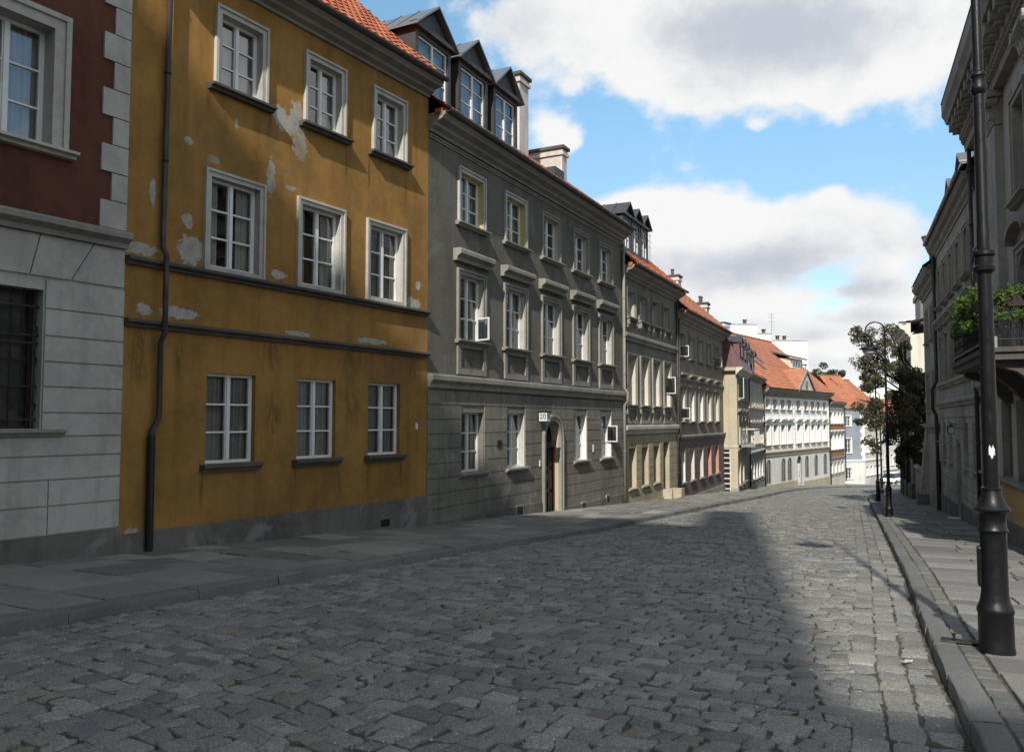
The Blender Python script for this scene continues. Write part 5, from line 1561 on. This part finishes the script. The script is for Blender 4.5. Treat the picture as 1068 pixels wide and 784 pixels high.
for px, py, yy, r, dn in ((955,405,43,.9,1.5),(945,430,42.5,.9,1.5),(958,440,43,.8,1.5),(935,450,42.5,.8,1.2),(950,465,43,.75,1.3),(945,390,44,.8,1.1),(930,420,43,.75,.85),(958,475,42.5,.5,1.),(962,395,43,.6,1.4),(968,430,43.5,.7,1.3),
                           (925,390,42.5,.8,.8),(915,370,42.5,.85,.7),(903,355,42.5,.65,.45),(925,350,42.8,.65,.5),(910,400,42.5,.8,.75),(905,425,42.5,.75,.75),(918,440,42.5,.75,.9),(900,380,42.3,.6,.25),(935,365,43,.6,.4),(912,465,42.3,.5,.35),(940,480,42.8,.45,.6),(898,440,42.3,.4,.3),(895,345,42.5,.35,.15)):
    tc(px, py, yy, r, dn)
tree('street_tree', 'dark purple-leaved street tree, sparse on its left side, leaning over the right pavement', tx, ty, clp, 4.2, .15, 'leaf', 2100, .105, lean=(-.3,-.4))
# distant crown behind the white house roofs
x, y = 45.0, 118.0
tree('street_tree', 'small green tree top showing between the orange roofs far behind', x, y, [((0,0,15.6),2.0,1.4),((1.6,0,14.8),1.6,1.2),((-1.7,.3,14.9),1.6,1.2),((0,0,13.4),2.2,1.4)], 12.0, .3, 'leaf2', 900, .3, None)
# balcony flower boxes
def flower_box(h, u0, u1, o0, o1, label, seed):
    rng.seed(seed)
    q = h.world((u0+u1)/2, (o0+o1)/2)
    root = empty('flower_box', (q[0], q[1], 3.42), math.atan2(h.d[1], h.d[0]), label, 'flower box', 'flower boxes on the balcony')
    hx, ho = (u1-u0)/2, (o1-o0)/2
    m = MB(); m.prism([(-.07,0),(.07,0),(.09,.17),(-.09,.17)], -hx, hx) if hx > ho else m.prism_o([(-.09,.17),(-.07,0),(.07,0),(.09,.17)], -ho, ho)
    m.v = [(a, -b, c) for a, b, c in m.v]; m.build('planter', 'clay_pot', root)
    f = MB(); n = int(9*max(hx, ho)/.45)
    L = max(hx, ho)
    for k in range(n):
        s_ = -L+2*L*k/(n-1); c = (s_, rng.gauss(0, .05), .24+rng.gauss(0, .05)) if hx > ho else (rng.gauss(0, .05), s_, .24+rng.gauss(0, .05))
        leaf_quads(f, c, rng.uniform(.12, .2), 120, .075)
        if rng.random() < .6:
            c2 = (c[0]+(0 if hx > ho else 0), c[1]-(.13 if hx > ho else 0), -.06-rng.random()*.16) if hx > ho else (c[0]+.13, c[1], -.06-rng.random()*.12)
            leaf_quads(f, c2, rng.uniform(.09, .15), 70, .07)
    f.build('foliage', 'leaf_bright', root, recalc=False)
flower_box(R1, 5.5, 7.6, .86, 1.06, 'long flower box of bright trailing greenery on the street side of the balcony', 5)
flower_box(R1, 7.8, 8.0, .1, .8, 'short flower box of bright greenery on the near end of the balcony', 6)

# ------------------------------------------------------------------ parked cars
def car(x, y, ang, body, label):
    z = gz(x, y)
    r = empty('parked_car', (x, y, z), R_(ang), label, 'car', 'cars parked at the bend')
    b = MB()      # local x = length, y = width; sections along the length
    secs = [(-2.05,.35,.62,.74),(-1.95,.25,.80,.82),(-1.2,.22,.9,.86),(-.2,.22,.93,.87),(1.0,.22,.9,.87),(1.85,.25,.82,.84),(2.05,.35,.62,.74)]
    n = 10; i0 = 0
    for xs, zl, zh, w in secs:
        for k in range(n):
            a = 2*math.pi*k/n; cx_, sx_ = math.cos(a), math.sin(a)
            ex = lambda v: math.copysign(abs(v)**.45, v)
            b.v.append((xs, w*ex(cx_), (zl+zh)/2+(zh-zl)/2*ex(sx_)))
    for k in range(len(secs)-1):
        for j in range(n): b.f.append((k*n+j, k*n+(j+1) % n, (k+1)*n+(j+1) % n, (k+1)*n+j)); b.mk.append(None)
    b.f.append(tuple(range(n))); b.mk.append(None); b.f.append(tuple(range((len(secs)-1)*n, len(secs)*n))); b.mk.append(None)
    b.build('body', body, r, smooth=True)
    c = MB(); c.v = [(-1.75,-.74,.86),(-1.75,.74,.86),(1.05,.76,.88),(1.05,-.76,.88),(-1.3,-.58,1.4),(-1.3,.58,1.4),(.25,.58,1.44),(.25,-.58,1.44)]
    c.f = [(0,1,5,4),(1,2,6,5),(2,3,7,6),(3,0,4,7)]; c.mk = [None]*4; c.build('window', 'car_glass', r)
    rf_ = MB(); rf_.v = [(-1.36,-.6,1.385),(-1.36,.6,1.385),(.32,.6,1.42),(.32,-.6,1.42),(-1.1,-.5,1.46),(-1.1,.5,1.46),(.1,.5,1.48),(.1,-.5,1.48)]
    rf_.f = [(0,1,5,4),(1,2,6,5),(2,3,7,6),(3,0,4,7),(4,5,6,7)]; rf_.mk = [None]*5; rf_.build('roof', body, r)
    for xs in (-1.3, 1.3):
        for ys in (-.78, .78):
            w = MB(); w.tube([(xs,ys-.1,.31),(xs,ys+.1,.31)], .31, 18); wo = w.build('wheel', 'tyre', r)
            q = MB(); sg = 1 if ys > 0 else -1; q.tube([(xs,ys+.06*sg,.31),(xs,ys+.11*sg,.31)], .19, 14); q.build('rim', 'rim', wo)
    for ys in (-.58, .58):
        q = MB(); q.box(-2.09, -1.98, ys-.16, ys+.16, .58, .72); q.build('headlight', 'headlight', r)
    q = MB(); q.box(-2.11, -2.04, -.26, .26, .4, .51); q.build('licence_plate', 'sign', r)
    q = MB(); q.box(-2.1, -2.0, -.7, .7, .3, .4); q.build('bumper', 'tyre', r)
car(46.7, 100.0, 40, 'car_white', 'white parked car seen end-on at the bottom of the street')
car(49.2, 103.4, 42, 'car_grey', 'dark slate parked car next to the white one at the bottom of the street')

# ------------------------------------------------------------------ sky, sun, camera
SUN_EL, SUN_AZ = 38.0, 195.0
sun = bpy.data.lights.new('sun', 'SUN'); sun.energy = 3.3; sun.angle = R_(.9); sun.color = (1,.965,.90)
so = bpy.data.objects.new('sun', sun); col.objects.link(so)
tosun = Vector((math.cos(R_(SUN_EL))*math.sin(R_(SUN_AZ)), math.cos(R_(SUN_EL))*math.cos(R_(SUN_AZ)), math.sin(R_(SUN_EL))))
so.rotation_euler = tosun.to_track_quat('Z', 'Y').to_euler()
so.location = (0,0,40)

w = bpy.data.worlds.new('World'); sc.world = w; w.use_nodes = True
nt = w.node_tree; nt.nodes.clear()
out = nt.nodes.new('ShaderNodeOutputWorld'); bg = nt.nodes.new('ShaderNodeBackground'); nt.links.new(bg.outputs[0], out.inputs[0])
sky = nt.nodes.new('ShaderNodeTexSky'); sky.sky_type = 'NISHITA'; sky.sun_disc = False
sky.sun_elevation = R_(SUN_EL); sky.sun_rotation = R_(SUN_AZ); sky.altitude = 100; sky.air_density = 1.; sky.dust_density = .6; sky.ozone_density = 1.6
bg.inputs[1].default_value = .115
tc_ = nt.nodes.new('ShaderNodeTexCoord').outputs['Generated']
sep = nt.nodes.new('ShaderNodeSeparateXYZ'); nt.links.new(tc_, sep.inputs[0])
az = math_(nt, 'ARCTAN2', sep.outputs[0], sep.outputs[1])
el = math_(nt, 'ARCSINE', sep.outputs[2])
# clouds live on the sky sphere: (azimuth, elevation, half width, half height, weight)
def pe(px, py):
    x, y = (px-534)/850, (392-py)/850
    P = math.atan(47/850); cp, sp = math.cos(P), math.sin(P)
    d = Vector((x, cp-y*sp, sp+y*cp)).normalized()
    return math.atan2(d.x, d.y), math.asin(d.z)
BL = []
for px, py, wx, wy, wt in ((810,15,190,80,1.25),(630,5,150,62,.85),(860,85,110,55,1.0),(730,80,110,45,.7),(960,30,60,50,.8),(550,60,60,40,.5),(575,140,30,32,1.0),(598,150,14,14,.7),
                            (760,240,150,42,1.25),(690,225,70,38,.9),(870,238,60,30,.9),(928,275,40,36,1.0),(690,280,60,28,.9),(780,266,70,34,.8),(640,215,40,18,.5),
                            (820,350,170,36,1.0),(740,318,70,20,.8),(930,330,60,28,.7),(850,395,200,30,.8),(845,300,60,22,.3),(815,284,34,8,.45),(872,306,36,8,.55),(850,272,22,7,.35),(470,15,60,40,.15),(790,132,14,9,.5),(868,200,14,7,.4),(595,90,16,12,.35)):
    a, e = pe(px, py); BL.append((a, e, wx/850/ (1+((px-534)/850)**2), wy/850, wt))
vec = nt.nodes.new('ShaderNodeCombineXYZ'); nt.links.new(az, vec.inputs[0]); nt.links.new(math_(nt, 'MULTIPLY', el, 1.35), vec.inputs[1])
n_big = noise(nt, vec.outputs[0], 7.5, 8, .56, .15)
n_fine = noise(nt, vec.outputs[0], 24, 6, .6, .1)
fld = None; shade = None
for a, e, wx, wy, wt in BL:
    dx = math_(nt, 'MULTIPLY', math_(nt, 'SUBTRACT', az, a), 1/wx); dy = math_(nt, 'MULTIPLY', math_(nt, 'SUBTRACT', el, e), 1/(wy*.8))
    d2 = math_(nt, 'ADD', math_(nt, 'MULTIPLY', dx, dx), math_(nt, 'MULTIPLY', dy, dy))
    g = math_(nt, 'MULTIPLY', math_(nt, 'EXPONENT', math_(nt, 'MULTIPLY', d2, -.9)), wt)
    fld = g if fld is None else math_(nt, 'ADD', fld, g)
for px, py, wx, wy, wt in ((830,32,150,42,1.1),(540,25,70,32,.55),(690,40,40,25,.3),(770,283,95,24,1.15),(700,268,50,18,.5),(640,262,40,22,.4),(905,300,45,14,.8),(840,262,60,16,.45),(750,338,90,9,.6),(850,350,80,9,.65),(880,378,90,9,.6),(900,330,50,9,.6),(930,110,60,14,.4)):
    a, e = pe(px, py); wx = wx/850/(1+((px-534)/850)**2); wy = wy/850
    dx = math_(nt, 'MULTIPLY', math_(nt, 'SUBTRACT', az, a), 1/wx); dy = math_(nt, 'MULTIPLY', math_(nt, 'SUBTRACT', el, e), 1/wy)
    g = math_(nt, 'MULTIPLY', math_(nt, 'EXPONENT', math_(nt, 'MULTIPLY', math_(nt, 'ADD', math_(nt, 'MULTIPLY', dx, dx), math_(nt, 'MULTIPLY', dy, dy)), -1.)), wt)
    shade = g if shade is None else math_(nt, 'ADD', shade, g)
# unseen part of the sky: cumulus thickened to fill the shade with neutral light
n_far = noise(nt, tc_, 2.6, 6, .55)
side = ramp(nt, sep.outputs[1], .55, .2)
fld = math_(nt, 'ADD', fld, math_(nt, 'MULTIPLY', math_(nt, 'MULTIPLY', ramp(nt, n_far, .38, .56), side), 1.1))
nz = math_(nt, 'ADD', math_(nt, 'MULTIPLY', math_(nt, 'SUBTRACT', n_big, .5), 2.0), math_(nt, 'MULTIPLY', math_(nt, 'SUBTRACT', n_fine, .5), .75))
den = math_(nt, 'ADD', fld, nz)
cov = ramp(nt, den, .40, .98)
n_sh = noise(nt, vec.outputs[0], 5.2, 7, .6, .2)
grey = ramp(nt, math_(nt, 'ADD', math_(nt, 'ADD', shade, math_(nt, 'MULTIPLY', math_(nt, 'SUBTRACT', n_sh, .5), 2.4)), math_(nt, 'MULTIPLY', math_(nt, 'SUBTRACT', n_fine, .5), .7)), .0, 1.25)
CL_W, CL_G = (5.0,5.02,4.98), (2.95,3.2,3.6)
cc = mix(nt, grey, CL_W, CL_G)
tint = mix(nt, ramp(nt, el, .17, .42), (.86,.9,.88), (1.0,1.22,1.12))
blue = mix(nt, 1, sky.outputs[0], tint, 'MULTIPLY')
nt.links.new(mix(nt, cov, blue, cc), bg.inputs[0])

cam = bpy.data.cameras.new('camera'); co = bpy.data.objects.new('camera', cam); col.objects.link(co)
cam.sensor_fit = 'HORIZONTAL'; cam.sensor_width = 36; cam.lens = 850/1068*36; cam.clip_start = .05; cam.clip_end = 2000
co.location = (0,0,1.6); co.rotation_euler = (R_(90)+math.atan(47/850), 0, 0)
sc.camera = co
vs = sc.view_settings; vs.view_transform = 'Standard'; vs.look = 'None'; vs.exposure = 0.7; vs.gamma = 1; vs.use_curve_mapping = False
sc.cycles.max_bounces = 6; sc.cycles.transparent_max_bounces = 10; sc.cycles.diffuse_bounces = 4; sc.cycles.glossy_bounces = 3
sc.cycles.caustics_reflective = False; sc.cycles.caustics_refractive = False
